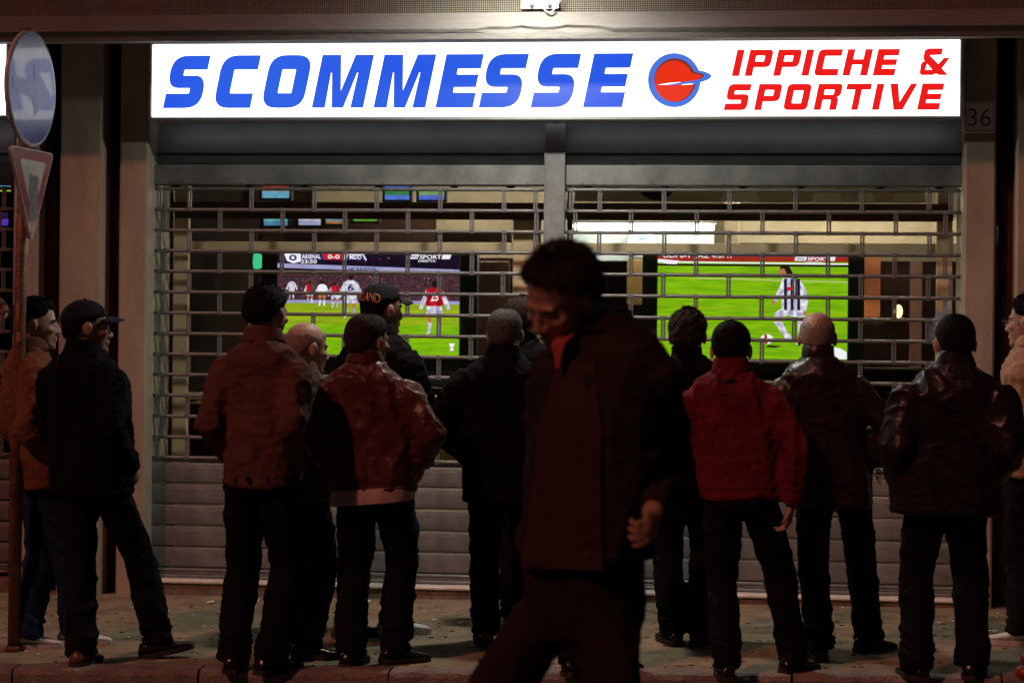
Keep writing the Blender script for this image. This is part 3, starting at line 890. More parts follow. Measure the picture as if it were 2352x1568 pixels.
# red and white poster in the bay on the left
po = empty('round_poster', at(6, 740, 0.5), 'red and white round poster behind the grille at the left edge', 'poster')
M['poster_red'] = mat('poster red', (0.5, 0.06, 0.03), 0.6)
for k, (r_, mm_) in enumerate(((30, 'paper'), (20, 'poster_red'), (9, 'paper'))):
    MB().poly([[(-10 + r_ * math.cos(a), -712 + r_ * 1.0 * math.sin(a)) for a in np.linspace(0, 6.283, 33)[:-1]]], lambda a, b, k=k: tuple(at(a, -b, 0.5 - 0.002 * k))).build('poster_disc', M[mm_], po)
BOX('interior_wall_left_bay', -6.0, wall_x(30, mid, 0.6), 1.3, 1.4, 0, 3.0, M['dark_in'], room, 0)

# ================================================================== televisions
TY = 0.47
def tv(u0, u1, v0, v1, pu0, pu1, pv0, pv1, label):
    p = at((u0 + u1) / 2, v1, TY)
    t = empty('television', p, label, 'television', 'televisions in the windows')
    rbox('tv_case', u0, u1, v0, v1, TY, 0.10, 'black_plastic', t, 0.008)
    bz = 0.012
    def fr(a, b, c, d): rbox('bezel', a, b, c, d, TY - 0.014, 0.0135, 'black_plastic', t, 0.004)
    fr(u0, u1, v0, pv0 - 1); fr(u0, u1, pv1 + 1, v1); fr(u0, pu0 - 1, pv0 - 0.5, pv1 + 0.5); fr(pu1 + 1, u1, pv0 - 0.5, pv1 + 0.5)
    x = at((u0 + u1) / 2, v1, TY).x
    MB().tube([(x, TY + 0.06, at(u0, v1, TY).z + 0.02), (x, TY + 0.06, 0.10)], 0.03, 10).build('stand_pole', M['black_plastic'], t, True)
    BOX('stand_base', x - 0.3, x + 0.3, TY - 0.08, TY + 0.25, 0.077, 0.10, M['black_plastic'], t)
    return t
class Pic:
    """the picture on a screen: flat lit shapes laid on the panel"""
    def __init__(s, uc, vc):
        s.uc, s.vc, s.lay = uc, vc, {}
    def pt(s, u, v, d):
        return (P(u, s.vc, TY).x, TY - 0.001 - 0.0006 * d, P(s.uc, v, TY).z)
    def quad(s, u0, u1, v0, v1, m, d, name='picture_area'):
        s.poly([(u0, v0), (u1, v0), (u1, v1), (u0, v1)], m, d, name)
    def poly(s, pts, m, d, name='picture_area'):
        mb = s.lay.setdefault((name, m), MB())
        mb.poly([[(a, -b) for a, b in pts]], lambda a, b: s.pt(a, -b, d))
    def disc(s, u, v, r, m, d, ry=None, name='picture_area'):
        s.poly([(u + r * math.cos(a), v + (ry or r) * math.sin(a)) for a in np.linspace(0, 6.283, 15)[:-1]], m, d, name)
    def text(s, st, u0, u1, vb, vt, m, d, bold=0.02, shear=0.0, name='caption'):
        vs, fs = textshape(st, bold, shear)
        a0 = min(v[0] for v in vs); a1 = max(v[0] for v in vs); b0 = min(v[1] for v in vs); b1 = max(v[1] for v in vs)
        mb = s.lay.setdefault((name, m), MB())
        mb.add([s.pt(u0 + (u1 - u0) * (a - a0) / (a1 - a0), vb + (vt - vb) * (b - b0) / (b1 - b0), d) for a, b in vs], fs)
    def done(s, scr):
        for (n, m), mb in s.lay.items():
            mb.build(n, M[m], scr)
M['tv_grass'] = emit('pitch on screen', srgb(146, 200, 18), 1.0, col2=srgb(112, 172, 12), vscale=16, stretch=(0.5, 1, 5))
M['tv_grass2'] = emit('far pitch on screen', srgb(166, 190, 30), 1.0, col2=srgb(136, 164, 22), vscale=9, stretch=(0.5, 1, 4))
M['tv_crowd'] = emit('crowd on screen', srgb(112, 74, 84), 0.8, col2=srgb(18, 8, 20), vscale=120)
M['tv_night'] = emit('dark stand on screen', srgb(34, 18, 48), 0.9, col2=srgb(16, 8, 26), vscale=30)
M['tv_white'] = emit('white on screen', (0.95, 0.92, 1.0), 1.05)
M['tv_kit'] = emit('white kit on screen', (0.95, 0.92, 1.0), 1.0, col2=srgb(160, 150, 190), vscale=34)
M['tv_redkit'] = emit('red kit on screen', srgb(222, 30, 48), 1.0, col2=srgb(130, 12, 30), vscale=34)
M['tv_grey'] = emit('pale band on screen', srgb(176, 172, 220), 1.0, var=0.2, vscale=14)
M['tv_navy'] = emit('navy on screen', srgb(40, 38, 110), 1.0)
M['tv_red'] = emit('red on screen', srgb(205, 28, 48), 1.0)
M['tv_brick'] = emit('red hoarding on screen', srgb(168, 44, 28), 1.0, var=0.15, vscale=20)
M['tv_skin'] = emit('skin on screen', srgb(190, 120, 80), 1.0)
M['tv_dark'] = emit('dark hair on screen', srgb(32, 20, 22), 1.0)
M['tv_ink'] = emit('ink stripe on screen', srgb(30, 26, 58), 1.0)
M['tv_line'] = emit('chalk line on screen', srgb(190, 205, 120), 1.0)
# ---- left television
t1 = tv(600, 1095, 556, 851, 637, 1055, 583, 818, 'black television showing a football match with red and white players, left window')
scr = rbox('screen', 637, 1055, 583, 818, TY - 0.0008, 0.0005, 'tv_grass', t1, 0)
pc = Pic(846, 700.5)
pc.quad(637, 1055, 583, 628, 'tv_night', 1)
pc.quad(637, 1055, 628, 690, 'tv_crowd', 1)
pc.poly([(637, 606), (1055, 618), (1055, 627), (637, 616)], 'tv_grey', 2)
pc.quad(637, 1055, 690, 697, 'tv_grey', 2)
pc.quad(637, 1055, 697, 745, 'tv_grass2', 1)
for k in range(330):
    pc.disc(random.uniform(640, 1050), random.uniform(632, 687), random.uniform(.5, 1.5), random.choice(['tv_grey', 'tv_red', 'tv_brick', 'tv_skin', 'tv_night', 'tv_night', 'tv_dark', 'tv_dark']), 2)
for k in range(14):
    pc.disc(random.uniform(645, 1050), random.uniform(587, 604), random.uniform(.7, 1.8), random.choice(['tv_grey', 'tv_red', 'tv_skin']), 2)
pc.text('NE ARSENAL', 800, 866, 621.5, 614.5, 'tv_navy', 3, name='hoarding_text')
# caption bar
pc.poly([(650, 583.5), (838, 583.5), (843, 597), (660, 598)], 'tv_navy', 3)
pc.poly([(652, 583.5), (690, 583.5), (690, 602), (672, 606), (658, 600)], 'tv_white', 4)
pc.disc(672, 593, 9, 'tv_navy', 5, 7)
pc.disc(672, 593, 4, 'tv_white', 6, 3.5)
pc.poly([(738, 583.5), (755, 583.5), (761, 597), (744, 597)], 'tv_red', 4)
pc.poly([(748, 583.5), (790, 583.5), (784, 597), (753, 597)], 'tv_red', 4)
pc.poly([(790, 583.5), (798, 583.5), (796, 597), (786, 597)], 'tv_white', 4)
pc.poly([(800, 584), (834, 584), (842, 598), (838, 598), (832, 586), (800, 586)], 'tv_white', 4)
pc.text('ARSENAL', 692, 736, 595, 585, 'tv_white', 5)
pc.text('0-0', 752, 779, 595, 585, 'tv_white', 5)
pc.text('MIDD', 802, 829, 595.5, 586, 'tv_white', 5)
pc.text('23:50', 690, 727, 606, 597, 'tv_white', 5)
pc.poly([(945, 583.5), (962, 583.5), (958, 594), (941, 594)], 'tv_white', 4)
pc.text('sky', 944, 959, 593, 585, 'tv_navy', 5)
pc.text('SPORT', 963, 1013, 594, 584.5, 'tv_white', 5)
pc.poly([(1016, 584), (1036, 584), (1032, 594), (1013, 594)], 'tv_white', 4)
pc.text('DIRETTA', 960, 1000, 601, 596, 'tv_white', 5)
def player(u, top, h, shirt, shorts, socks, num=None, d=4, gap=0.0, skin='tv_skin'):
    k = h / 100.0
    q_ = lambda l, m, dd=d: pc.poly([(u + a * k, top + b * k) for a, b in l], m, dd, 'player')
    pc.disc(u, top + 7 * k, 5.5 * k, 'tv_dark', d, 7 * k, 'player')
    q_([(-5, 12), (5, 12), (16, 18), (19, 30), (15, 48), (-15, 48), (-19, 30), (-16, 18)], shirt)
    q_([(-16, 18), (-26, 40), (-29, 53), (-23, 54), (-14, 34)], 'tv_kit')
    q_([(16, 18), (26, 38), (30, 53), (24, 55), (14, 34)], 'tv_kit')
    q_([(-14, 47), (14, 47), (16, 65), (2, 66), (0, 58), (-3, 66), (-16, 65)], shorts)
    q_([(-13, 65), (-4, 66), (-6, 78), (-11, 78)], skin); q_([(4, 66), (13, 65), (10, 78), (5, 78)], skin)
    q_([(-12, 77), (-5, 77), (-7, 97), (-15, 100), (-11, 90)], socks); q_([(4, 77), (11, 77), (11, 94), (14, 99), (6, 98)], socks)
    if num: pc.text(num, u - 7 * k, u + 7 * k, top + 38 * k, top + 22 * k, 'tv_navy' if shirt == 'tv_kit' else 'tv_white', d + 2, name='shirt_number')
player(805, 631, 100, 'tv_kit', 'tv_kit', 'tv_kit', '6')
player(998, 643, 124, 'tv_redkit', 'tv_kit', 'tv_kit', '25')
player(670, 642, 46, 'tv_kit', 'tv_kit', 'tv_kit')
player(712, 646, 52, 'tv_redkit', 'tv_kit', 'tv_kit')
player(740, 646, 58, 'tv_white', 'tv_skin', 'tv_white')
player(770, 648, 60, 'tv_redkit', 'tv_kit', 'tv_kit')
pc.poly([(1032, 786), (1046, 786), (1044, 792), (1041, 795), (1045, 803), (1033, 803), (1037, 795), (1034, 792)], 'tv_white', 3)
pc.done(scr)
# ---- right television
t2 = tv(1475, 1985, 561, 851, 1510, 1947, 577, 824, 'black television showing a player in striped shirt with the ball, right window')
scr = rbox('screen', 1510, 1947, 577, 824, TY - 0.0008, 0.0005, 'tv_grass', t2, 0)
pc = Pic(1728.5, 700.5)
pc.quad(1510, 1947, 577, 581, 'tv_grey', 1)
pc.quad(1510, 1947, 581, 589, 'tv_navy', 1)
pc.quad(1510, 1947, 589, 601, 'tv_brick', 1)
pc.poly([(1510, 601), (1947, 604), (1947, 607), (1510, 604)], 'tv_white', 2)
pc.poly([(1510, 596), (1560, 600), (1552, 608), (1530, 607), (1510, 602)], 'tv_white', 3)
pc.quad(1510, 1947, 607, 612, 'tv_dark', 1)
pc.poly([(1590, 638), (1947, 645), (1947, 648), (1590, 641)], 'tv_line', 2)
pc.poly([(1510, 700), (1947, 720), (1947, 722), (1510, 702)], 'tv_grass2', 1)
pc.text('UDI 0-1 LAZ', 1522, 1628, 593, 583, 'tv_white', 3)
pc.text('41:01 1T', 1634, 1682, 593, 583, 'tv_white', 3)
pc.poly([(1826, 589), (1852, 589), (1850, 598), (1824, 598)], 'tv_white', 3)
pc.text('sky', 1829, 1848, 597, 590, 'tv_navy', 4)
pc.text('SPORT', 1854, 1902, 598, 589.5, 'tv_white', 4)
pc.poly([(1904, 589), (1918, 589), (1916, 598), (1903, 598)], 'tv_white', 3)
pc.text('DIRETTA', 1850, 1890, 606, 600.5, 'tv_white', 4)
# striped player (photo pixel outlines)
pl_ = lambda pts, m, d=4: pc.poly(pts, m, d, 'player')
pl_([(1791, 613), (1800, 609), (1812, 612), (1819, 624), (1822, 636), (1813, 640), (1800, 630), (1790, 620)], 'tv_dark')
pl_([(1789, 618), (1800, 616), (1806, 628), (1812, 636), (1800, 638), (1790, 633), (1787, 626)], 'tv_skin', 5)
pl_([(1797, 638), (1815, 636), (1836, 641), (1850, 662), (1856, 690), (1852, 712), (1838, 716), (1796, 710), (1794, 680), (1790, 660)], 'tv_kit')
pl_([(1800, 640), (1789, 662), (1778, 684), (1774, 690), (1782, 694), (1796, 676)], 'tv_kit')
for a in (0, 1, 2):
    o_ = a * 15
    pl_([(1800 + o_, 640), (1807 + o_, 639), (1808 + o_, 712), (1801 + o_, 711)], 'tv_ink', 5)
pl_([(1776, 687), (1783, 692), (1776, 700), (1771, 697)], 'tv_skin', 5)
pl_([(1806, 660), (1820, 656), (1820, 664), (1808, 668)], 'tv_red', 6)
pl_([(1794, 708), (1852, 714), (1850, 730), (1835, 734), (1812, 722), (1800, 726), (1778, 728), (1780, 718)], 'tv_kit')
pl_([(1780, 727), (1798, 724), (1796, 738), (1780, 740)], 'tv_skin')
pl_([(1778, 738), (1796, 737), (1808, 760), (1820, 774), (1822, 780), (1806, 780), (1796, 764)], 'tv_kit')
pl_([(1846, 714), (1854, 712), (1852, 722), (1845, 724)], 'tv_skin', 5)
pl_([(1833, 732), (1846, 732), (1848, 770), (1842, 790), (1828, 790), (1834, 770)], 'tv_kit')
pc.disc(1762, 778, 15, 'tv_white', 4, 11.5, 'ball_picture')
pl_([(1756, 767), (1762, 767), (1764, 789), (1757, 789)], 'tv_red', 6)
pc.poly([(1768, 792), (1800, 794), (1780, 798), (1758, 796)], 'tv_dark', 2)
pc.poly([(1912, 795), (1930, 797), (1946, 806), (1946, 822), (1920, 822), (1908, 806)], 'tv_white', 3)
pc.done(scr)
# ================================================================== road signs on the pole
gp = ground(31, 1495)
M['pole'] = mat('rusty pole paint', (0.10, 0.045, 0.03), 0.45, 0.5, 25.0, 0.4, 70.0, col2=(0.26, 0.10, 0.045), rvar=0.15, metal=0.2)
M['blue_enamel'] = mat('blue enamel', (0.012, 0.03, 0.30), 0.27, 0.15, 5.0, rvar=0.10, coat=0.3)
M['white_enamel'] = mat('white enamel', (0.62, 0.60, 0.62), 0.2, 0.1, 8.0, rvar=0.08)
M['red_enamel'] = mat('faded red enamel', (0.30, 0.035, 0.03), 0.35, 0.2, 12.0, rvar=0.1)
M['sign_back'] = mat('sign rim', (0.12, 0.11, 0.13), 0.5)
M['cream_enamel'] = mat('dull white enamel', (0.55, 0.50, 0.44), 0.35, 0.15, 9.0)
pole = empty('sign_pole', gp, 'rusty brown pole carrying two road signs at the left edge', 'pole')
ptop = P(60, 66, gp.y).z
px = gp.x
MB().tube([(px, gp.y, gp.z - 0.05), (px + 0.012, gp.y, gp.z + 1.4), (px + 0.03, gp.y, ptop)], 0.031, 16).build('pole_shaft', M['pole'], pole, True)
MB().tube([(px, gp.y, gp.z), (px, gp.y, gp.z + 0.03)], [0.045, 0.04], 16).build('pole_collar', M['pole'], pole, True)
M['sticker'] = mat('torn sticker', (0.40, 0.17, 0.07), 0.8, 0.3, 40)
for k, (zz, hh) in enumerate(((2.02, .06), (1.93, .03), (1.80, .02), (1.60, .10), (1.50, .05))):
    rows = [[(px + 0.0215 + math.cos(a) * 0.033, gp.y + math.sin(a) * 0.033, zz + b * hh) for a in np.linspace(RAD(200 + 7 * k), RAD(235 + 14 * k), 6)] for b in (0, 1)]
    MB().add(rows[0] + rows[1], [(i, i + 1, i + 7, i + 6) for i in range(5)]).build('sticker', M['sticker'], pole, True)
SA = RAD(86)       # the signs are turned to the right
nrm = Vector((math.sin(SA), -math.cos(SA), 0))
hor = Vector((math.cos(SA), math.sin(SA), 0))      # right along the sign face
def sface(c, a, b, off): return c + hor * a + Vector((0, 0, b)) + nrm * off
def sign_plate(loop, c, mface, mrim, parent, name, off=0.0):
    n = len(loop)
    mb = MB()
    mb.poly([loop], lambda a, b: sface(c, a, b, 0.004 + off))
    mb.build(name, M[mface], parent)
    return
# round blue sign with white arrow
cz = (P(66, 72, gp.y).z + P(66, 338, gp.y).z) / 2
R_ = (P(66, 72, gp.y).z - P(66, 338, gp.y).z) / 2
c1 = Vector((P(64, 205, gp.y - 0.02).x, gp.y - 0.02, cz)) + nrm * 0.02
circ = lambda r, n=56: [(r * math.cos(2 * math.pi * k / n), r * math.sin(2 * math.pi * k / n)) for k in range(n)]
bs = empty('round_road_sign', c1 - Vector((0, 0, R_)), 'round blue road sign with a white arrow, seen at a steep angle', 'road sign')
rim = [[sface(c1, a, b, o) for a, b in circ(r)] for r, o in ((R_ - 0.004, -0.018), (R_, -0.014), (R_, 0.004), (R_ - 0.012, 0.0055))]
MB().loft(rim).build('plate', M['white_enamel'], bs, True)
sign_plate(circ(R_ - 0.016), c1, 'blue_enamel', None, bs, 'blue_face', 0.0022)
# slightly dished lettering: arrow
ar = [(-R_ * .82, -R_ * .10), (R_ * .06, -R_ * .17), (R_ * .06, -R_ * .46), (R_ * .80, -R_ * .07), (R_ * .06, R_ * .44), (R_ * .06, R_ * .12), (-R_ * .82, R_ * .14)]
M['arrow'] = mat('weathered arrow', (0.07, 0.09, 0.34), 0.27, 0.15, 8.0, rvar=0.08)
sign_plate(ar, c1, 'arrow', None, bs, 'arrow', 0.0034)
BOX('clamp', px - 0.02, px + 0.05, gp.y - 0.045, gp.y + 0.045, cz - 0.02, cz + 0.02, M['galv'], bs)
# give-way triangle
zt, zb = P(64, 344, gp.y).z, P(64, 559, gp.y).z
c2 = Vector((P(64, 440, gp.y - 0.02).x, gp.y - 0.02, 0)) + nrm * 0.02
hw = (zt - zb) * 0.565
tri = lambda k: rounded([(-hw * k, (zt - (zt - zb) * (1 - k) * .30), .05 * k), (hw * k, (zt - (zt - zb) * (1 - k) * .30), .05 * k), (0, zb + (zt - zb) * (1 - k) * 0.64, .05 * k)][::-1], 5)
ts = empty('give_way_sign', Vector((c2.x, c2.y, zb)), 'red bordered white triangular give-way sign pointing down with a sticker', 'road sign')
MB().loft([[sface(c2, a, b, o) for a, b in tri(1.0)] for o in (-0.014, 0.004)]).build('plate', M['cream_enamel'], ts)
sign_plate(tri(0.95), c2, 'red_enamel', None, ts, 'red_border', 0.0012)
sign_plate(tri(0.60), c2, 'cream_enamel', None, ts, 'white_centre', 0.0024)
zm = zt - (zt - zb) * 0.50
M['sticker_grey'] = mat('weathered sticker', (0.30, 0.27, 0.26), 0.6, 0.8, 60.0, col2=(0.04, 0.04, 0.05))
sign_plate([(-.05, zm - .12), (.055, zm - .12), (.065, zm + .10), (-.045, zm + .11)], c2, 'sticker_grey', None, ts, 'sticker', 0.0036)
BOX('clamp', px - 0.02, px + 0.05, gp.y - 0.045, gp.y + 0.045, zt - 0.1, zt - 0.06, M['galv'], ts)

# ================================================================== people
def remesh(mb, voxel, smooth=2, decimate=None, sfac=0.5):
    me = mb.mesh('tmp')
    o = bpy.data.objects.new('tmp', me)
    COL.objects.link(o)
    m = o.modifiers.new('r', 'REMESH'); m.mode = 'VOXEL'; m.voxel_size = voxel; m.use_smooth_shade = True
    if smooth:
        s = o.modifiers.new('s', 'SMOOTH'); s.factor = sfac; s.iterations = smooth
    if decimate:
        d = o.modifiers.new('d', 'DECIMATE'); d.ratio = decimate
    dg = bpy.context.evaluated_depsgraph_get()
    r = bpy.data.meshes.new_from_object(o.evaluated_get(dg))
    bpy.data.objects.remove(o); bpy.data.meshes.remove(me)
    r.polygons.foreach_set('use_smooth', [True] * len(r.polygons))
    return r
def coords(me):
    a = np.empty(len(me.vertices) * 3); me.vertices.foreach_get('co', a); return a.reshape(-1, 3)
def normals(me):
    a = np.empty(len(me.vertices) * 3); me.vertices.foreach_get('normal', a); return a.reshape(-1, 3)
def setco(me, c):
    me.vertices.foreach_set('co', np.ascontiguousarray(c).ravel()); me.update()

def sup(c, ax, ay, hw, hd, n=22, e=2.5, az=None):
    out = []
    for k in range(n):
        t = 2 * math.pi * k / n
        ct, st = math.cos(t), math.sin(t)
        a = math.copysign(abs(ct) ** (2 / e), ct) * hw
        b = math.copysign(abs(st) ** (2 / e), st) * hd
        out.append(c + ax * a + ay * b)
    return out

SKINS = {'dark': mat('skin in shade', (0.30, 0.13, 0.085), 0.55, 0.12, 30, 0.15, 220), 'fair': mat('skin fair', (0.50, 0.29, 0.20), 0.5, 0.12, 30, 0.15, 220), 'tan': mat('skin tan', (0.40, 0.22, 0.14), 0.48, 0.12, 30, 0.15, 220)}
def cloth(name, col, rough=0.85, bump=0.35, bs=190, **k): return mat(name, col, rough, 0.2, 9, bump, bs, spec=0.10, **k)
def leather(name, col, rough=0.38): return mat(name, col, rough, 0.3, 14, 0.20, 32.0, rvar=0.10, spec=0.28, bdist=0.008, detail=6)
HAIRM = {'black': mat('black hair', (0.006, 0.005, 0.004), 0.75, 0.4, 60, spec=0.15), 'brown': mat('brown hair', (0.030, 0.018, 0.011), 0.75, 0.4, 60, spec=0.2),
         'grey': mat('grey hair', (0.075, 0.066, 0.06), 0.75, 0.5, 90), 'fringe': mat('thin grey brown hair', (0.27, 0.19, 0.14), 0.7, 0.4, 90), 'white': mat('white hair', (0.30, 0.25, 0.21), 0.7, 0.4, 90)}
M['shoe_black'] = mat('black shoe leather', (0.014, 0.012, 0.012), 0.22, 0.2, 20, 0.2, 60)
M['shoe_white'] = mat('white trainer', (0.62, 0.60, 0.57), 0.55, 0.15, 30, 0.2, 90)
M['shoe_brown'] = mat('brown shoe leather', (0.14, 0.06, 0.03), 0.35, 0.25, 20, 0.2, 60)
M['sole'] = mat('rubber sole', (0.03, 0.028, 0.026), 0.8, 0.2, 30)
M['trouser_black'] = cloth('black trousers', (0.008, 0.0075, 0.008))
M['trouser_navy'] = cloth('dark navy trousers', (0.010, 0.011, 0.016))
M['jeans'] = cloth('blue jeans', (0.016, 0.026, 0.07), bump=0.5)
M['trouser_brown'] = cloth('dark brown trousers', (0.022, 0.012, 0.009))
M['eye'] = mat('eye', (0.30, 0.28, 0.27), 0.15, 0.1, 60)

SK_C, SK_R = Vector((0, -0.012, 0.028)), Vector((0.077, 0.097, 0.088))
def head_shapes(mb, T):
    """head in local metres (x right, y forward, z up, origin mid-head); T maps to the world"""
    def E(c, r, rot=None):
        mm = T.to_3x3()
        if rot is not None: mm = mm @ rot
        mb.ell(T @ Vector(c), r, mm)
    E(SK_C, SK_R)
    E((0, 0.028, -0.022), (0.063, 0.064, 0.082))
    E((0, 0.012, -0.055), (0.057, 0.062, 0.048))
    E((0, 0.050, -0.080), (0.036, 0.036, 0.032))
    E((0, 0.080, -0.097), (0.020, 0.014, 0.016))
    E((0, 0.077, 0.020), (0.050, 0.017, 0.011))
    for s in (-1, 1):
        E((s * 0.041, 0.063, -0.022), (0.020, 0.022, 0.016))
        E((s * 0.012, 0.097, -0.036), (0.009, 0.011, 0.008))
        E((s * 0.030, 0.072, -0.003), (0.015, 0.012, 0.009))
        rot = Matrix.Rotation(s * RAD(-22), 3, 'Z') @ Matrix.Rotation(RAD(-10), 3, 'X')
        E((s * 0.079, -0.008, -0.008), (0.0075, 0.018, 0.031), rot)
        E((s * 0.081, -0.015, 0.002), (0.006, 0.012, 0.022), rot)
    mb.tube([T @ Vector(p) for p in ((0, 0.084, 0.016), (0, 0.096, -0.010), (0, 0.109, -0.033), (0, 0.098, -0.040))], [0.009, 0.0105, 0.0125, 0.010], 10)
    E((0, 0.090, -0.061), (0.021, 0.010, 0.0055))
    E((0, 0.088, -0.071), (0.019, 0.010, 0.0065))
def hair_limit(phi, sty):
    """lowest polar angle (deg from the crown) at azimuth phi (0 = front)"""
    ks = [0, 40, 62, 80, 100, 118, 140, 180]
    vs = [sty.get('front', 58), sty.get('front', 58) + 4, 84, 93, 98, 118, 132, 137]
    if 'back' in sty: vs[-3:] = [sty['back'] - 10, sty['back'] - 4, sty['back']]
    return float(np.interp(phi, ks, vs))
def shell(T, sty, mb, th, top=0.0, nu=56, nv=18, seed=0, amp=0.12, rz2=0.125, limit=None):
    rows = []
    for j in range(nv + 1):
        t = j / nv
        row = []
        for k in range(nu):
            phi = 360.0 * k / nu
            ph = phi if phi <= 180 else 360 - phi
            L = (limit or hair_limit)(ph, sty)
            if limit is None: L += 5.0 * float(vnoise(np.array([[k * 0.9, seed * 1.0, 0.5]]), seed + 7)[0]) + 4.0 * float(vnoise(np.array([[k * 0.31, seed * 1.0, 9.5]]), seed + 8)[0])
            tp = top(ph) + 9.0 * float(vnoise(np.array([[k * 0.7, seed * 1.0, 4.5]]), seed + 17)[0]) if callable(top) else top
            a = RAD(tp + (L - tp) * t)
            dx, dy, dz = math.sin(a) * math.sin(RAD(phi)), math.sin(a) * math.cos(RAD(phi)), math.cos(a)
            r = Vector((SK_R.x, SK_R.y, SK_R.z if dz > 0 else rz2))
            pn = 2.0 if (limit or top) else 2.4
            nn_ = (abs(dx) ** pn + abs(dy) ** pn + abs(dz) ** pn) ** (-1.0 / pn)
            prof = min(1.0, (1 - t) * 6) ** 0.6
            if top: prof *= min(1.0, t * 6 + 0.02) ** 0.6
            n = float(vnoise(np.array([[dx * 6, dy * 6, dz * 6]]), seed)[0]) * amp + float(vnoise(np.array([[dx * 16, dy * 16, dz * 16]]), seed + 1)[0]) * amp * 0.6
            k_ = 0.955 + (0.045 + th * (1 + n * 3) + (nn_ - 1) * 0.85) * prof
            row.append(T @ (SK_C + Vector((dx * r.x * k_, dy * r.y * k_, dz * r.z * k_))))
        rows.append(row)
    mb.loft(rows, cap=False)
    return rows
def tufts(mb, rows, T, n, ln, seed, lift=0.35):
    rs = random.Random(seed)
    c = T @ SK_C
    R, K = len(rows), len(rows[0])
    for _ in range(n):
        j = rs.randrange(0, R - 1); k = rs.randrange(K)
        if rs.random() < 0.3: j = rs.randrange(0, max(1, R // 2))
        p = rows[j][k]; q = rows[min(j + 1, R - 1)][k]; p2 = rows[j][(k + 1) % K]
        p = p.lerp(q, rs.random()).lerp(p2, rs.random() * .5)
        out = (p - c).normalized()
        down = (q - rows[j][k])
        if down.length < 1e-5: continue
        down.normalize()
        side = out.cross(down).normalized()
        d = (down + out * (lift + rs.uniform(-.2, .35)) + side * rs.uniform(-.5, .5)).normalized()
        l = ln * rs.uniform(.5, 1.3)
        w_ = 0.0012
        mb.add([p - side * w_ - out * .002, p + side * w_ - out * .002, p + d * l], [(0, 1, 2)])
def ik(a, b, l1, l2, pole):
    d = b - a
    D = min(d.length, (l1 + l2) * 0.999)
    u = d.normalized()
    x = (l1 * l1 - l2 * l2 + D * D) / (2 * D)
    h = math.sqrt(max(0.0, l1 * l1 - x * x))
    pl_ = pole - u * pole.dot(u)
    pl_ = pl_.normalized() if pl_.length > 1e-6 else Vector((0, 1, 0))
    return a + u * x + pl_ * h
def hand_shapes(mb, wrist, dirv, inward, k=1.0, curl=0.35, side=1):
    """palm, four fingers and a thumb; dirv along the hand, inward = palm normal"""
    z = dirv.normalized()
    y = (inward - z * inward.dot(z)).normalized()
    x = y.cross(z).normalized() * side          # towards the thumb side
    Mx = Matrix((x, y, z)).transposed()
    W = lambda a, b, c: wrist + x * a * k + y * b * k + z * c * k
    mb.ell(W(0.0, 0.0, 0.048), (0.041 * k, 0.016 * k, 0.052 * k), Mx, 14, 8)
    mb.tube([wrist - z * 0.03, W(0, 0, 0.02)], [0.028 * k, 0.029 * k], 10)
    for i, (off, L_) in enumerate(((0.031, .072), (0.0105, .080), (-0.0105, .075), (-0.031, .060))):
        c_ = curl * (1 + 0.12 * i)
        p0 = W(off * .85, 0, 0.075)
        pts = [p0]; a = 0.1
        pos = Vector((off, 0.0, 0.086))
        for s_ in range(3):
            a += c_
            pos = pos + Vector((off * 0.10, math.sin(a) * L_ / 2.6, math.cos(a) * L_ / 2.6))
            pts.append(W(*pos))
        mb.tube(pts, [0.0098 * k, 0.0095 * k, 0.0088 * k, 0.0075 * k], 8)
    pts = [W(0.026, 0.002, 0.016), W(0.048, 0.012, 0.040), W(0.056, 0.022, 0.064), W(0.054, 0.030, 0.086)]
    mb.tube(pts, [0.014 * k, 0.0125 * k, 0.011 * k, 0.009 * k], 8)
def fold(me, seed, amp, freq=8.0, aniso=(1, 1, .55), z0=None, ground_z=0.0, base=None, cut=None, seams=(), vseam=None):
    c = coords(me); n = normals(me)
    q_ = c - (base if base is not None else 0)
    qa = q_ * np.array(aniso) * freq
    qa[:, 2] += q_[:, 0] * freq * 0.45
    rdg = lambda n_: (1 - np.minimum(1, np.abs(n_) * 1.7)) ** 2 * 2 - 0.7
    r1 = rdg(vnoise(qa, seed))
    qb = q_ * np.array((1.2, 1.2, 1.5)) * freq * 1.9
    qb[:, 0] += q_[:, 2] * freq * 0.7
    r2 = rdg(vnoise(qb, seed + 9))
    r3 = vnoise(q_ * freq * 5.0, seed + 3)
    d = amp * (0.95 * r1 + 0.40 * r2 + 0.10 * r3 - 0.1)
    if cut is not None:
        d = d * (0.25 + 0.75 * np.clip((c[:, 2] - cut) / 0.09, 0, 1))
    for zs, dep, wd in seams:
        d = d - dep * np.exp(-((c[:, 2] + 0.02 * np.abs(q_[:, 0]) - zs) / wd) ** 2)
    if vseam is not None:
        d = d - 0.004 * np.exp(-((c[:, 0] - vseam) / 0.007) ** 2) * (n[:, 1] < -0.3)
    if z0 is not None:                 # extra bunching above the shoe
        zz = c[:, 2] - ground_z
        band = np.exp(-((zz - z0) / 0.07) ** 2)
        qc = q_ * np.array((6, 6, 34)); qc[:, 2] += q_[:, 0] * 14
        d = d + band * 0.009 * (1 - np.abs(vnoise(qc, seed + 5)) * 2.4)
    c2 = c + n * d[:, None]
    if cut is not None:
        hw_ = np.clip(1 - (c[:, 2] - cut) / 0.06, 0, 1)
        c2[:, 2] += hw_ * (0.016 * vnoise(np.stack([c[:, 0] * 7, c[:, 1] * 7, c[:, 0] * 0 + seed], 1), seed + 2))
    setco(me, c2)
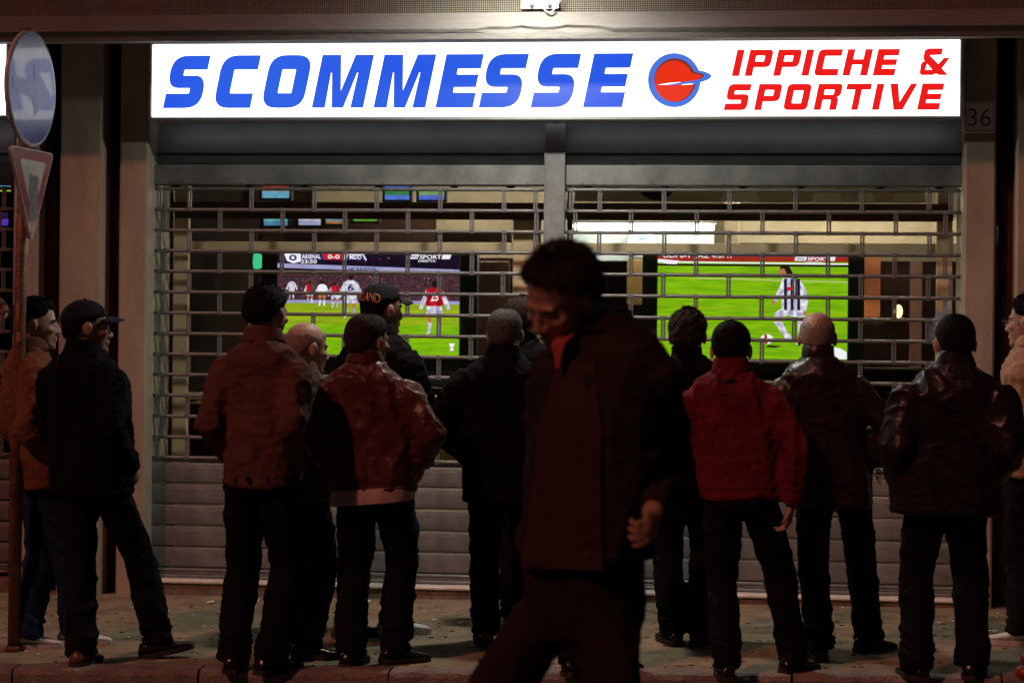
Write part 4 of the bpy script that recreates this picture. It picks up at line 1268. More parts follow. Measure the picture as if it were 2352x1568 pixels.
def shoe_shapes(t, gpt, dirv, m, H, tilt=0.0, name='shoe'):
    z = Vector((0, 0, 1)); f = Vector((dirv.x, dirv.y, 0)).normalized()
    if tilt: 
        r = f.cross(z).normalized()
        q_ = Matrix.Rotation(tilt, 3, r); f = q_ @ f; z = q_ @ z
    r = f.cross(z).normalized()
    k = H / 1.75
    prof = [(-.085, .028, .055, .070), (-.07, .036, .085, .090), (-.03, .038, .095, .098), (.02, .040, .090, .092), (.07, .046, .066, .066), (.12, .048, .050, .050), (.16, .042, .042, .042), (.185, .024, .030, .030)]
    heel = gpt
    rings = []; so_ = []
    for (y, hw_, h_, _) in prof:
        c = heel + f * (y * k + 0.0)
        ring = []
        for a in range(14):
            t_ = 2 * math.pi * a / 14
            ct, st = math.cos(t_), math.sin(t_)
            zz = 0.024 + (h_ - 0.024) * (0.5 + 0.5 * st) if st > -0.99 else 0.024
            w_ = hw_ * (1 - 0.45 * max(0, st) ** 2 * (1 if y < .05 else .5))
            ring.append(c + r * (ct * w_ * k) + z * (zz * k))
        rings.append(ring)
        so_.append([c + r * (math.copysign(abs(math.cos(2 * math.pi * a / 14)) ** .6, math.cos(2 * math.pi * a / 14)) * (hw_ + .004) * k) + z * ((0.001 if math.sin(2 * math.pi * a / 14) < 0 else 0.028) * k) for a in range(14)])
    s = MB().loft(rings).build(name, m, t, True)
    MB().loft(so_).build('sole', M['sole'] if m is not M['shoe_white'] else M['shoe_white'], s)
    return s

def person(label, feet, head, yaw, hyaw, hpitch=0.0, htilt=0.0, hair='black', style=None, skin='fair', jacket=None, jk=None, trousers='trouser_black',
           shoes='shoe_black', arms=('pocket', 'pocket'), fdirs=(None, None), seed=0, cap=None, gfun=None, hip_u=None, lean=0.0, tilts=(0, 0), torso_u=None,
           fixed=None, group='men watching the screens', smooth_hem=0, eyes=False, voxel=0.0075, wide=1.0):
    jk = dict(jk or {})
    if fixed:                       # feet given as world points
        fw = [Vector(p) for p in fixed]
    else:
        fw = [ground(*f) for f in feet]
    root = (fw[0] + fw[1]) / 2
    gz = root.z
    hp = P(head[0], head[1], root.y)
    H = hp.z - gz + jk.get('bow', 0.0)
    k = H / 1.75
    fwd = Vector((math.sin(yaw), math.cos(yaw), 0)); rgt = Vector((math.cos(yaw), -math.sin(yaw), 0)); up = Vector((0, 0, 1))
    t = empty('person', root, label, 'person', group)
    # --- head pose
    Hq = Matrix.Rotation(-hyaw, 3, 'Z') @ Matrix.Rotation(htilt, 3, 'Y') @ Matrix.Rotation(-hpitch, 3, 'X')
    hk = 1.09 + 0.02 * k
    topvec = Hq @ Vector((0, 0, 0.117 * hk))
    hc = Vector((hp.x, root.y, hp.z)) - Vector((0, 0, max(0.10, topvec.z + 0.006)))
    hf = Hq @ Vector((0, 1, 0))
    hc.y += fwd.y * jk.get('headfwd', 0.02) ; hc.x += fwd.x * 0.0
    T = Matrix.Translation(hc) @ (Hq.to_4x4()) @ Matrix.Scale(hk, 4)
    # --- trunk
    hipz = gz + 0.515 * H
    legL = 0.474 * H
    ankles = []
    fd = []
    for i, s in enumerate((-1, 1)):
        d_ = fdirs[i]
        d_ = (fwd * 0.95 + rgt * s * 0.3).normalized() if d_ is None else Vector((math.sin(d_), math.cos(d_), 0))
        fd.append(d_)
        ankles.append(fw[i] + Vector((0, 0, 0.085 * k)) + (Vector((0, 0, 0.02)) if tilts[i] else Vector((0, 0, 0))))
    pelvis = Vector((root.x, root.y, hipz))
    if hip_u is not None: pelvis.x = P(hip_u, 1100, root.y).x
    for i in (0, 1):
        dd = math.hypot(ankles[i].x - pelvis.x, ankles[i].y - pelvis.y)
        mz = ankles[i].z + math.sqrt(max(0.04, (legL * .995) ** 2 - max(0, dd - 0.08) ** 2))
        pelvis.z = min(pelvis.z, mz)
    neckb = hc + (Hq @ Vector((0, -0.030, -0.085))) * 1.0
    chest = Vector((pelvis.x * .30 + neckb.x * .70, pelvis.y * .4 + neckb.y * .6, gz + 0.72 * H))
    if torso_u is not None: chest.x = P(torso_u, 950, root.y).x
    shz = min(gz + 0.838 * H, neckb.z - jk.get('necklen', 0.018))
    shc = Vector((neckb.x * .85 + chest.x * .15, neckb.y * .8 + chest.y * .2 - fwd.y * 0.01, shz))
    if 'sh_u' in jk: shc.x = P(jk['sh_u'], 780, root.y).x
    axis = lambda z: (pelvis.lerp(chest, (z - pelvis.z) / (chest.z - pelvis.z)) if z < chest.z else chest.lerp(shc, min(1.2, (z - chest.z) / (shc.z - chest.z)))) * 1.0
    def ax(z):
        p = axis(z); return Vector((p.x, p.y, z))
    bulk = jk.get('bulk', 1.0) * wide
    belly = jk.get('belly', 1.0)
    hemz = gz + jk.get('hem', 0.475) * H
    S = lambda zf: gz + zf * H
    # --- arms
    shw = jk.get('shoulder', 0.178) * k * (0.6 + 0.4 * bulk)
    armpts = []
    for i, s in enumerate((-1, 1)):
        sh = Vector((shc.x, shc.y, shz - 0.082 * k)) + rgt * s * shw
        mode = arms[i]
        pz = gz + 0.535 * H
        pax = ax(pz)
        if mode == 'pocket':
            wr = pax + rgt * s * 0.170 * k * bulk + fwd * 0.08 * k; pole = rgt * s * 0.28 - fwd * 1.0
        elif mode == 'out':
            wr = pax + rgt * s * 0.165 * k * bulk + fwd * 0.06 * k + up * 0.02; pole = rgt * s * 1.0 - fwd * 0.6
        elif mode == 'front':
            wr = ax(gz + 0.63 * H) + rgt * s * 0.05 * k + fwd * 0.20 * k; pole = rgt * s * 1.0 - up * 0.9 - fwd * .2
        elif mode == 'hang':
            wr = sh + rgt * s * 0.055 - up * 0.50 * k + fwd * 0.03; pole = -fwd + rgt * s * 0.5
        elif isinstance(mode, tuple):
            wr = P(mode[0], mode[1], root.y + (mode[2] if len(mode) > 2 else 0)); pole = (rgt * s * 1.0 - fwd * 0.5) if len(mode) < 4 else Vector(mode[3])
        el = ik(sh, wr, 0.168 * H, 0.152 * H, pole)
        d_ = (wr - el).normalized()
        wr2 = el + d_ * min((wr - el).length, 0.152 * H)
        armpts.append((sh, el, wr2))
    # --- jacket
    jm = MB()
    n_ = 26
    prof = [(hemz, .194 * belly, .146), (hemz + .03, .197 * belly, .148), (S(.56), .196 * belly, .145), (S(.60), .194 * belly, .140), (S(.66), .198, .136), (S(.72), .204, .134), (S(.775), .204, .128)]
    rings = [sup(ax(z) + fwd * 0.01, rgt, fwd, hw_ * k * bulk, hd_ * k * (0.5 + 0.5 * bulk) * (belly if z < S(.62) else 1), n_) for z, hw_, hd_ in prof if z >= hemz - 1e-6]
    for dz, hw_, hd_ in ((-0.052, .200, .118), (-0.022, .178, .106), (0.004, .146, .096), (0.028, .110, .086), (0.052, .080, .074)):
        rings.append(sup(Vector((shc.x, shc.y, shz + dz * k)), rgt, fwd, hw_ * k * (0.7 + 0.3 * bulk), hd_ * k, n_, 2.2))
    jm.loft(rings)
    ar_ = jk.get('sleeve', 1.0) * (0.65 + 0.35 * bulk)
    for (sh, el, wr) in armpts:
        m1 = sh.lerp(el, .5); m2 = el.lerp(wr, .5)
        jm.tube([sh - (el - sh) * .06 , sh.lerp(el, .15), m1, sh.lerp(el, .85), el, el.lerp(wr, .15), m2, wr], [x_ * k * ar_ for x_ in (.060, .078, .074, .069, .068, .065, .059, .050)], 14)
    jme = remesh(jm, 0.0105, jk.get('smooth', 12))
    base = np.array(root)
    fold(jme, seed * 17 + 1, jk.get('fold', 0.008), jk.get('freq', 8.0), jk.get('aniso', (1, 1, .5)), base=base, cut=hemz, seams=[(hemz + jk.get('band', 0.045), 0.005, 0.008)] + ([(S(jk['yoke']), 0.0045, 0.008)] if 'yoke' in jk else []), vseam=(pelvis.x + chest.x) / 2 if jk.get('vseam') else None)
    jname = jk.get('name', 'jacket')
    jo = add(jname, jme, jacket, t)
    # --- collar
    cn = jk.get('collar', 'fold')
    tk = 0.004
    def ring_at(z, r_, back, e=2.0, nn=30):
        cc = Vector((shc.x, shc.y, z)) + fwd * 0.012 * k
        return [q_ + up * (back * (0.5 - 0.5 * math.sin(2 * math.pi * i_ / nn))) for i_, q_ in enumerate(sup(cc, rgt, fwd, r_ * 1.0 * k, r_ * (1.02 if r_ < .08 else (0.98 - (r_ - .08) * 4.6)) * k, nn, e))]
    if cn:
        z0 = shz + jk.get('collar_z', 0.030) * k
        ch = jk.get('collar_h', 0.045) * k
        if cn == 'fold':
            seq = [(z0 + 0.004, .072, .004), (z0 + ch * .55, .070, .016), (z0 + ch, .072, .022), (z0 + ch * 1.04, .078, .022), (z0 + ch * .85, .084, .018), (z0 + ch * .25, .099, .004), (z0 - ch * .18, .108, -.004), (z0 - ch * .14, .098, -.002)]
        else:
            seq = [(z0 - 0.012, .088, .004), (z0 + ch * .4, .082, .008), (z0 + ch, .080, .016), (z0 + ch * 1.03, .074, .016), (z0 + ch * .5, .070, .010), (z0, .068, .004)]
        cr = MB().loft([ring_at(*q_) for q_ in seq], cap=False)
        cme = cr.mesh('collar', jacket, True)
        cc_ = coords(cme)
        setco(cme, cc_ + 0.004 * np.stack([vnoise(cc_ * 16, seed + s_) for s_ in (1, 2, 3)], 1))
        add('collar', cme, None, jo)
    # --- trousers
    tm = MB()
    wz = S(.56)
    trk = jk.get('leg', 1.0)
    tr = [sup(ax(wz), rgt, fwd, .150 * k * wide, .108 * k, n_), sup(Vector((pelvis.x, pelvis.y, S(.52))), rgt, fwd, .166 * k * wide, .120 * k, n_),
          sup(Vector((pelvis.x, pelvis.y, pelvis.z - .02 * H)) - fwd * .01, rgt, fwd, .168 * k * wide, .122 * k, n_), sup(Vector((pelvis.x, pelvis.y, pelvis.z - .055 * H)), rgt, fwd, .135 * k * wide, .10 * k, n_)]
    tm.loft(tr)
    legs = []
    for i, s in enumerate((-1, 1)):
        hj = pelvis + rgt * s * 0.088 * k * wide - up * 0.01
        an = ankles[i]
        kn = ik(hj, an, 0.2365 * H, 0.2365 * H, fwd + rgt * s * 0.25)
        legs.append((hj, kn, an))
        low = an - up * 0.030 * k
        pts = [hj, hj.lerp(kn, .3), hj.lerp(kn, .65), kn, kn.lerp(an, .35), kn.lerp(an, .7), an + up * .02, low]
        tm.tube(pts, [x_ * k * trk for x_ in (.096, .094, .088, .081, .079, .076, .075, .078)], 16)
    tme = remesh(tm, 0.0125, 4)
    fold(tme, seed * 31 + 5, 0.006, 9.0, (1, 1, .7), z0=0.13 * k, ground_z=gz, base=base)
    add('trousers', tme, M[trousers] if isinstance(trousers, str) else trousers, t)
    # --- shoes
    shl = shoes if isinstance(shoes, tuple) else (shoes, shoes)
    for i in (0, 1):
        shoe_shapes(t, fw[i] - fd[i] * 0.0, fd[i], M[shl[i]], H, tilts[i])
    # --- body (head, neck, trunk, limbs and hands in one skin)
    bm_ = MB()
    head_shapes(bm_, T)
    nk0 = T @ Vector((0, -0.022, -0.055)); nk1 = Vector((shc.x, shc.y, shz + 0.02))
    bm_.tube([T @ Vector((0, -0.015, -0.02)), nk0, nk0.lerp(nk1, .5), nk1, nk1 - up * .06], [.054 * hk, .056 * hk, .057 * hk, .064 * hk, .08 * hk], 16)
    bm_.loft([sup(ax(z), rgt, fwd, a * k, b * k, 18) for z, a, b in ((S(.50), .12, .085), (S(.60), .12, .085), (S(.70), .135, .09), (S(.77), .135, .085))] + [sup(Vector((shc.x, shc.y, shz)), rgt, fwd, .12 * k, .06 * k, 18)])
    for i, (sh, el, wr) in enumerate(armpts):
        s = (-1, 1)[i]
        bm_.tube([sh, sh.lerp(el, .5), el, el.lerp(wr, .5), wr, wr + (wr - el).normalized() * .02], [x_ * k for x_ in (.045, .042, .036, .036, .028, .027)], 12)
        inw = -rgt * s
        curl = 0.75 if arms[i] in ('pocket', 'out', 'front') else jk.get('curl', 0.48)
        hand_shapes(bm_, wr + (wr - el).normalized() * .015, (wr - el) * (1.0) , inw, k * (0.8 if curl > .5 else 1.0), curl, s)
    for (hj, kn, an) in legs:
        bm_.tube([hj + up * .03, hj.lerp(kn, .5), kn, kn.lerp(an, .4), an, an - up * .05], [x_ * k for x_ in (.06, .058, .045, .046, .032, .030)], 12)
    bme = remesh(bm_, voxel, 2, 0.45, 0.35)
    bo = add('body', bme, SKINS[skin], t)
    # --- hair / cap
    sty = dict(style or {})
    if hair:
        hm = MB()
        rows = shell(T, sty, hm, sty.get('th', 0.09), sty.get('top', 0.0), seed=seed * 3 + 1, amp=sty.get('amp', 0.10))
        tufts(hm, rows, T, sty.get('n', 900), sty.get('len', 0.012), seed, sty.get('lift', 0.35))
        hm.build('hair', HAIRM[hair], t, False)
    if eyes:
        for s in (-1, 1):
            MB().ell(T @ Vector((s * 0.031, 0.076, 0.002)), (0.0115, 0.0115, 0.0115), None, 12, 8).build('eye', M['eye'], bo, True)
        for s in (-1, 1):
            eb = MB(); eb.tube([T @ Vector(p) for p in ((s * .014, .093, .022), (s * .032, .092, .027), (s * .050, .078, .021))], [.004, .0048, .003], 8)
            eb.build('eyebrow', HAIRM[hair or 'black'], bo, True)
    if cap:
        cmat = cap['mat']
        cm = MB()
        lim = lambda ph, st: float(np.interp(ph, [0, 60, 100, 180], [72, 80, 92, 104]))
        rows = shell(T, {}, cm, 0.13, 0.0, seed=seed, amp=0.015, limit=lim)
        co = cm.build('cap', cmat, t, True)
        # visor
        vr = []
        for j in range(7):
            tt = j / 6
            row = []
            for a in range(15):
                an = RAD(-62 + 124 * a / 14)
                r0x, r0y = 0.084, 0.106
                ext = 0.072 * tt * math.cos(an) ** 0.6
                row.append(T @ Vector((math.sin(an) * (r0x + 0.004 * tt), SK_C.y + math.cos(an) * r0y + ext, 0.052 - 0.022 * math.sin(an) ** 2 - 0.012 * tt * tt)))
            vr.append(row)
        vn = T.to_3x3() @ Vector((0, 0, 1))
        vm = MB()
        fl_ = lambda dd: [p + vn * dd for r_ in vr for p in r_]
        nA = 15
        fs = [(j * nA + a, j * nA + a + 1, (j + 1) * nA + a + 1, (j + 1) * nA + a) for j in range(6) for a in range(nA - 1)]
        vm.add(fl_(0.002), fs); vm.add(fl_(-0.002), [f[::-1] for f in fs])
        edge = [(j * nA, (j + 1) * nA) for j in range(6)] + [(6 * nA + a, 6 * nA + a + 1) for a in range(nA - 1)] + [((j + 1) * nA + nA - 1, j * nA + nA - 1) for j in range(6)]
        off = 7 * nA
        vm.f += [(a, b, b + off, a + off) for a, b in edge]; vm.m += [0] * len(edge)
        vm.build('visor', cap.get('visor', cmat), co, True)
        MB().ell(T @ (SK_C + Vector((0, 0, SK_R.z * 1.135))), (.008, .008, .005), None, 10, 6).build('button', cmat, co, True)
        if cap.get('text'):
            vs, fs = textshape(cap['text'], 0.02)
            a0 = min(v[0] for v in vs); a1 = max(v[0] for v in vs); b1 = max(v[1] for v in vs)
            pts = []
            for a, b in vs:
                az = RAD(cap['az0'] + (cap['az1'] - cap['az0']) * (a - a0) / (a1 - a0))
                po_ = RAD(88 - 24 * b / b1 - 7 * math.sin(math.pi * (a - a0) / (a1 - a0)))
                d_ = Vector((math.sin(po_) * math.sin(az) * SK_R.x, math.sin(po_) * math.cos(az) * SK_R.y, math.cos(po_) * SK_R.z)) * 1.165
                pts.append(T @ (SK_C + d_))
            MB().add(pts, fs).build('lettering', cap['text_mat'], co)
    return dict(t=t, T=T, shc=shc, rgt=rgt, fwd=fwd, k=k, H=H, gz=gz, ax=ax, arms=armpts, jo=jo, S=S, root=root, body=bo)
D = RAD
J = {}
J['tan'] = cloth('tan cotton jacket', (0.125, 0.052, 0.042), 0.85)
J['tan2'] = cloth('light brown jacket', (0.19, 0.075, 0.04), 0.85)
J['black'] = cloth('black jacket cloth', (0.005, 0.005, 0.0055))
J['black2'] = cloth('black wool coat', (0.004, 0.004, 0.004))
J['red'] = cloth('red fleece', (0.165, 0.018, 0.022), 0.9)
J['redleather'] = leather('red brown leather', (0.10, 0.028, 0.022), 0.36)
J['darkleather'] = leather('dark brown leather', (0.026, 0.014, 0.011), 0.34)
J['blackleather'] = leather('black leather', (0.018, 0.011, 0.010), 0.34)
J['olive'] = cloth('olive brown jacket', (0.13, 0.09, 0.055))
J['sand'] = cloth('sand suede jacket', (0.42, 0.27, 0.17), 0.85)
J['coat'] = cloth('dark open coat', (0.026, 0.015, 0.014))
J['sweater'] = cloth('dark brown sweater', (0.048, 0.020, 0.018))
CAPN = cloth('navy cap', (0.020, 0.022, 0.035), 0.8)
CAPB = cloth('black cap', (0.015, 0.015, 0.017), 0.8)
ORANGE = mat('orange embroidery', (0.62, 0.20, 0.06), 0.7)
SHIRT = cloth('pale shirt', (0.62, 0.42, 0.36), 0.85)
STRIPE = mat('pale stripe', (0.75, 0.62, 0.42), 0.6)
short = dict(th=0.10, amp=0.12, n=4200, len=0.016, lift=.30)
crop = dict(th=0.055, amp=0.06, n=4200, len=0.009, lift=0.5)
thick = dict(th=0.15, amp=0.16, n=5200, len=0.024, lift=0.35)

# far left, profile, brown jacket
p1 = person('man in light brown jacket and white trainers beside the sign pole, face in profile', [(62, 1490), (172, 1480)], (82, 684), D(58), D(72), D(2), hair='black', style=dict(short, th=.13),
            jacket=J['tan2'], jk=dict(hem=.46, fold=.008), trousers='jeans', shoes='shoe_white', arms=('pocket', 'pocket'), seed=1, eyes=True, hip_u=98, torso_u=66, fdirs=(D(70), D(80)))
# cap man with stretched leg
p2 = person('man in dark navy cap and black jacket stretching one booted leg forward', [(188, 1530), (362, 1508)], (198, 690), D(18), D(62), D(0), hair='black', style=dict(short, th=.05, front=70), skin='tan',
            jacket=J['black'], jk=dict(hem=.46, bulk=1.10, fold=.008), shoes=('shoe_brown', 'shoe_black'), arms=('front', 'pocket'), seed=2, cap=dict(mat=CAPN), eyes=True,
            hip_u=208, torso_u=203, fdirs=(D(5), D(84)), tilts=(0, D(14)))
# brown jacket, tall
p3 = person('tall man in brown cotton jacket with folded collar, seen from behind', [(536, 1542), (622, 1546)], (612, 655), D(14), D(24), D(2), hair='black', style=dict(short, th=.13, back=128),
            jacket=J['tan'], jk=dict(hem=.482, bulk=.98, fold=.008, collar='fold', collar_h=.05, freq=6.5, aniso=(1, 1, .55), yoke=.765), arms=('pocket', 'pocket'), seed=3, hip_u=598, torso_u=606, wide=.92)
# bald man turned right behind him
p4 = person('short bald man with head turned right, between the brown jackets', [(655, 1500), (705, 1512)], (704, 737), D(34), D(48), D(6), hair='fringe', style=dict(th=.012, top=lambda ph: float(np.interp(ph, [0, 60, 100, 180], [80, 74, 60, 74])), n=800, len=.008, amp=.03, lift=.2),
            jacket=J['olive'], jk=dict(hem=.46, fold=.008, collar_h=.05), arms=('pocket', 'front'), seed=4, fdirs=(D(40), D(78)))
# cap man near the screen
p5 = person('man in black baseball cap with orange lettering, in front of the left television', [(800, 1462), (905, 1456)], (878, 652), D(28), D(44), D(0), hair='black', style=dict(short, th=.04, front=70), skin='tan',
            jacket=J['black'], jk=dict(hem=.47, fold=.008), shoes=('shoe_brown', 'shoe_white'), trousers='jeans', arms=('front', 'front'), seed=5,
            cap=dict(mat=CAPB, text='OAKLAND', az0=228, az1=120, text_mat=ORANGE), fdirs=(D(40), D(70)))
# red brown leather jacket
p6 = person('man in glossy red-brown leather jacket with a pale shirt hem below it', [(805, 1530), (910, 1522)], (845, 720), D(6), D(34), D(2), hair='brown', style=dict(crop, th=.075),
            jacket=J['redleather'], jk=dict(hem=.492, bulk=1.13, fold=.008, collar='fold', collar_h=.055, freq=6, aniso=(1, 1, .7), vseam=True, yoke=.60, sleeve=1.08), arms=('pocket', 'out'), seed=6, torso_u=858, hip_u=856, fdirs=(D(10), D(52)))
# grey crop, black jacket, arms forward
p7 = person('man with cropped grey hair and black jacket, elbows out, left of the walking man', [(1115, 1478), (1200, 1476)], (1160, 707), D(2), D(4), D(3), hair='grey', style=crop,
            jacket=J['black'], jk=dict(hem=.42, bulk=1.12, fold=.005, sleeve=1.1), shoes='shoe_brown', arms=('out', 'out'), seed=7, torso_u=1152, hip_u=1155)
p8 = person('man with dark hair half hidden between the grey-haired man and the walker', [(1180, 1440), (1240, 1440)], (1203, 679), D(8), D(25), D(0), hair='brown', style=short,
            jacket=J['black2'], jk=dict(hem=.45, fold=.006), arms=('front', 'front'), seed=8)
# right group
p10 = person('man with thick wavy dark hair and black coat, left of the red jacket', [(1545, 1478), (1606, 1480)], (1580, 711), D(-4), D(4), D(2), hair='brown', style=dict(thick, back=132),
             jacket=J['black2'], jk=dict(hem=.38, fold=.006, collar='stand', collar_h=.05), arms=('pocket', 'pocket'), seed=10)
p11 = person('man in red jacket with a small dark logo across the back, legs apart', [(1668, 1560), (1822, 1546)], (1680, 738), D(4), D(4), D(8), hair='black', style=dict(crop, th=.07, back=130),
             jacket=J['red'], jk=dict(hem=.50, bulk=1.06, fold=.008, collar='fold', collar_h=.062, freq=8, aniso=(1.3, 1, .22), sleeve=1.05), arms=('front', (1818, 1152, -0.05)), seed=11, hip_u=1702, torso_u=1690, voxel=0.006, fdirs=(D(-8), D(40)))
p12 = person('bald man with a white hair fringe in dark leather jacket, before the right television', [(1882, 1514), (1995, 1496)], (1878, 714), D(-2), D(2), D(8), hair='white', style=dict(th=.015, top=lambda ph: float(np.interp(ph, [0, 60, 100, 180], [85, 74, 62, 76])), n=1100, len=.010, amp=.03, lift=.2),
             jacket=J['darkleather'], jk=dict(hem=.43, bulk=.99, fold=.008, collar='stand', collar_h=.065, freq=5), arms=('pocket', 'out'), seed=12, hip_u=1912, torso_u=1898, fdirs=(D(-6), D(48)))
p13 = person('broad man smoking in a bulky black leather jacket, second from the right edge', [(2106, 1560), (2232, 1556)], (2195, 722), D(-2), D(-4), D(6), hair='black', style=dict(crop, th=.05),
             jacket=J['blackleather'], jk=dict(hem=.455, bulk=1.31, belly=1.05, fold=.008, collar='fold', collar_h=.062, freq=5, sleeve=1.15, leg=1.08, shoulder=.185), arms=('pocket', 'pocket'), seed=13, hip_u=2172, torso_u=2178, wide=1.0)
p14 = person('man in sand-coloured jacket and glasses cut by the right edge', [(2390, 1478), (2345, 1482)], (2366, 678), D(-55), D(-62), D(0), hair='black', style=thick,
             jacket=J['sand'], jk=dict(hem=.48, fold=.008), shoes='shoe_white', arms=('pocket', 'pocket'), seed=14, eyes=True, fdirs=(D(-70), D(-78)), torso_u=2376)
p15 = person('man in black mostly hidden behind the walker, his legs showing between the walker\'s', [(1318, 1549), (1392, 1540)], (1352, 722), D(0), D(0), D(0), hair='black', style=short,
             jacket=J['black2'], jk=dict(hem=.45, fold=.006), arms=('front', 'front'), seed=15, fdirs=(D(20), D(70)))

# ------------------------------------------------------------------ the walker, close to the camera in the road
WY = -6.55
wc = P(1345, 1000, WY)
zr = RZ(wc.x, WY)
wl = P(885, 2090, WY).x; wr_ = P(1585, 2090, WY).x
p9 = person('tall man in dark open coat walking past close to the camera, head bowed', None, (1294, 590), D(180 + 40), D(180 + 34), D(33), htilt=D(-10), skin='tan', hair='brown', style=dict(thick, front=54, th=.17, amp=.12, len=.032, n=6500, back=130, lift=.12),
            jacket=J['coat'], jk=dict(hem=.515, bulk=.97, sleeve=.92, fold=.008, collar='fold', collar_h=.034, collar_z=.016, curl=.72, bow=.09, headfwd=.07, name='coat', leg=.86, necklen=.035, sh_u=1384), trousers='trouser_brown',
            arms=((1500, 1172, -0.15, (0.12, 1.0, 0)), (1240, 1120, 0.12, (-0.1, 1.0, 0))), seed=9, fixed=[(wr_, WY + 0.12, zr), (wl, WY - 0.05, zr)], fdirs=(D(235), D(250)), group='passer-by',
            hip_u=1338, torso_u=1384, voxel=0.006)

# ------------------------------------------------------------------ extras worn or carried by people (parts of their person)
def ring_part(pp, zf0, zf1, hw, hd, m, name, parent, tiltr=0.0):
    k = pp['k']
    rs_ = []
    for z, g_ in ((pp['S'](zf0), 1.0), (pp['S']((zf0 + zf1) / 2), 1.02), (pp['S'](zf1), 1.0)):
        rs_.append([q_ + Vector((0, 0, 1)) * ((q_ - pp['ax'](z)).dot(pp['rgt']) * tiltr) for q_ in sup(pp['ax'](z) + pp['fwd'] * 0.005, pp['rgt'], pp['fwd'], hw * k * g_, hd * k * g_, 30)])
    return MB().loft(rs_, cap=False).build(name, m, parent, True)
ring_part(p6, .462, .505, .208, .152, SHIRT, 'shirt_hem', p6['t'], 0.10)
# dark print across the back of the red jacket
b_ = p11
vs, fs = textshape('O-IB', 0.03)
a0 = min(v[0] for v in vs); a1 = max(v[0] for v in vs); bt = max(v[1] for v in vs)
dg = bpy.context.evaluated_depsgraph_get()
PRINT = mat('dark print', (0.012, 0.008, 0.008), 0.7)
def project_on(o, u, v, lift=0.003):
    d = ray(u, v)
    ok, loc, nr, idx = o.data and o.ray_cast(Vector(cam_loc), Vector(d).normalized())[:4]
    return (loc + nr * lift) if ok else None
def print_on(pp, txt, u0, u1, vb, vt, m, name, bold=.03):
    o = pp['jo']
    vs, fs = textshape(txt, bold)
    a0 = min(v[0] for v in vs); a1 = max(v[0] for v in vs); bt = max(v[1] for v in vs); b0 = min(v[1] for v in vs)
    from mathutils.bvhtree import BVHTree
    bv = BVHTree.FromPolygons([v.co for v in o.data.vertices], [p_.vertices for p_ in o.data.polygons])
    pts = []
    for a, b in vs:
        d = ray(u0 + (u1 - u0) * (a - a0) / (a1 - a0), vb + (vt - vb) * (b - b0) / (bt - b0)).normalized()
        loc, nr, _, _ = bv.ray_cast(cam_loc, d)
        pts.append((loc + nr * 0.003) if loc is not None else Vector((0, 0, -1)))
    return MB().add(pts, fs).build(name, m, o)
print_on(p11, 'O-IB', 1644, 1692, 879, 871, PRINT, 'logo_print', .06)
# stripe on the cap man's sleeve
sh, el, wr = p5['arms'][0]
dv = (el - sh).normalized()
MB().tube([sh.lerp(el, .52), sh.lerp(el, .56)], [.0745 * p5['k'], .0735 * p5['k']], 18, cap=False).build('sleeve_stripe', STRIPE, p5['jo'], True)
# wrist watch of the leather jacket man
sh, el, wr = p6['arms'][1]
MB().tube([wr - (wr - el).normalized() * .012, wr + (wr - el).normalized() * .016], .054, 16).build('watch', M['galv'], p6['t'], True)
# glasses of the man at the right edge
T = p14['T']
gm = MB()
for s in (-1, 1):
    ring = [T @ Vector((s * .033 + .021 * math.cos(a), .104, .000 + .017 * math.sin(a))) for a in np.linspace(0, 6.283, 17)]
    gm.tube(ring, .0016, 6)
    gm.tube([T @ Vector((s * .054, .102, .004)), T @ Vector((s * .080, .02, .006)), T @ Vector((s * .084, -.02, -.004))], .0016, 6)
gm.tube([T @ Vector((-.012, .106, .004)), T @ Vector((.012, .106, .004))], .0016, 6)
gm.build('glasses', M['galv'], p14['t'], True)
# open front of the walker's coat: sweater, shirt collar, lapels
w9 = p9
k = w9['k']; f9, r9 = w9['fwd'], w9['rgt']
def front_panel(name, a0, a1, zf0, zf1, off, m, n=12, top_narrow=1.0, hwf=.205, hdf=.15):
    rows = []
    for j in range(n + 1):
        tt = j / n
        z = w9['S'](zf0 + (zf1 - zf0) * tt)
        c = w9['ax'](z) + f9 * 0.012
        row = []
        for i in range(13):
            an = RAD((a0 + (a1 - a0) * i / 12) * (1 + (top_narrow - 1) * tt))
            sh_ = 1.0 if tt < .75 else 1 - (tt - .75) * 0.9
            row.append(c + r9 * math.sin(an) * (hwf * k + off) * sh_ + f9 * math.cos(an) * (hdf * k + off) * sh_)
        rows.append(row)
    mb = MB()
    fs = [(j * 13 + i, j * 13 + i + 1, (j + 1) * 13 + i + 1, (j + 1) * 13 + i) for j in range(n) for i in range(12)]
    mb.add([p_ for r_ in rows for p_ in r_], fs)
    me = mb.mesh(name, m, True)
    c_ = coords(me)
    setco(me, c_ + 0.006 * np.stack([vnoise(c_ * 9, 70 + s_) for s_ in (1, 2, 3)], 1))
    return add(name, me, None, w9['jo'])
front_panel('sweater_front', -52, 24, .508, .80, .004, J['sweater'], top_narrow=.6)
front_panel('shirt_front', -2.0, 2.0, .795, .84, .022, mat('red shirt', (0.35, 0.05, 0.04), 0.8), n=6, hwf=.17, hdf=.135, top_narrow=5.0)
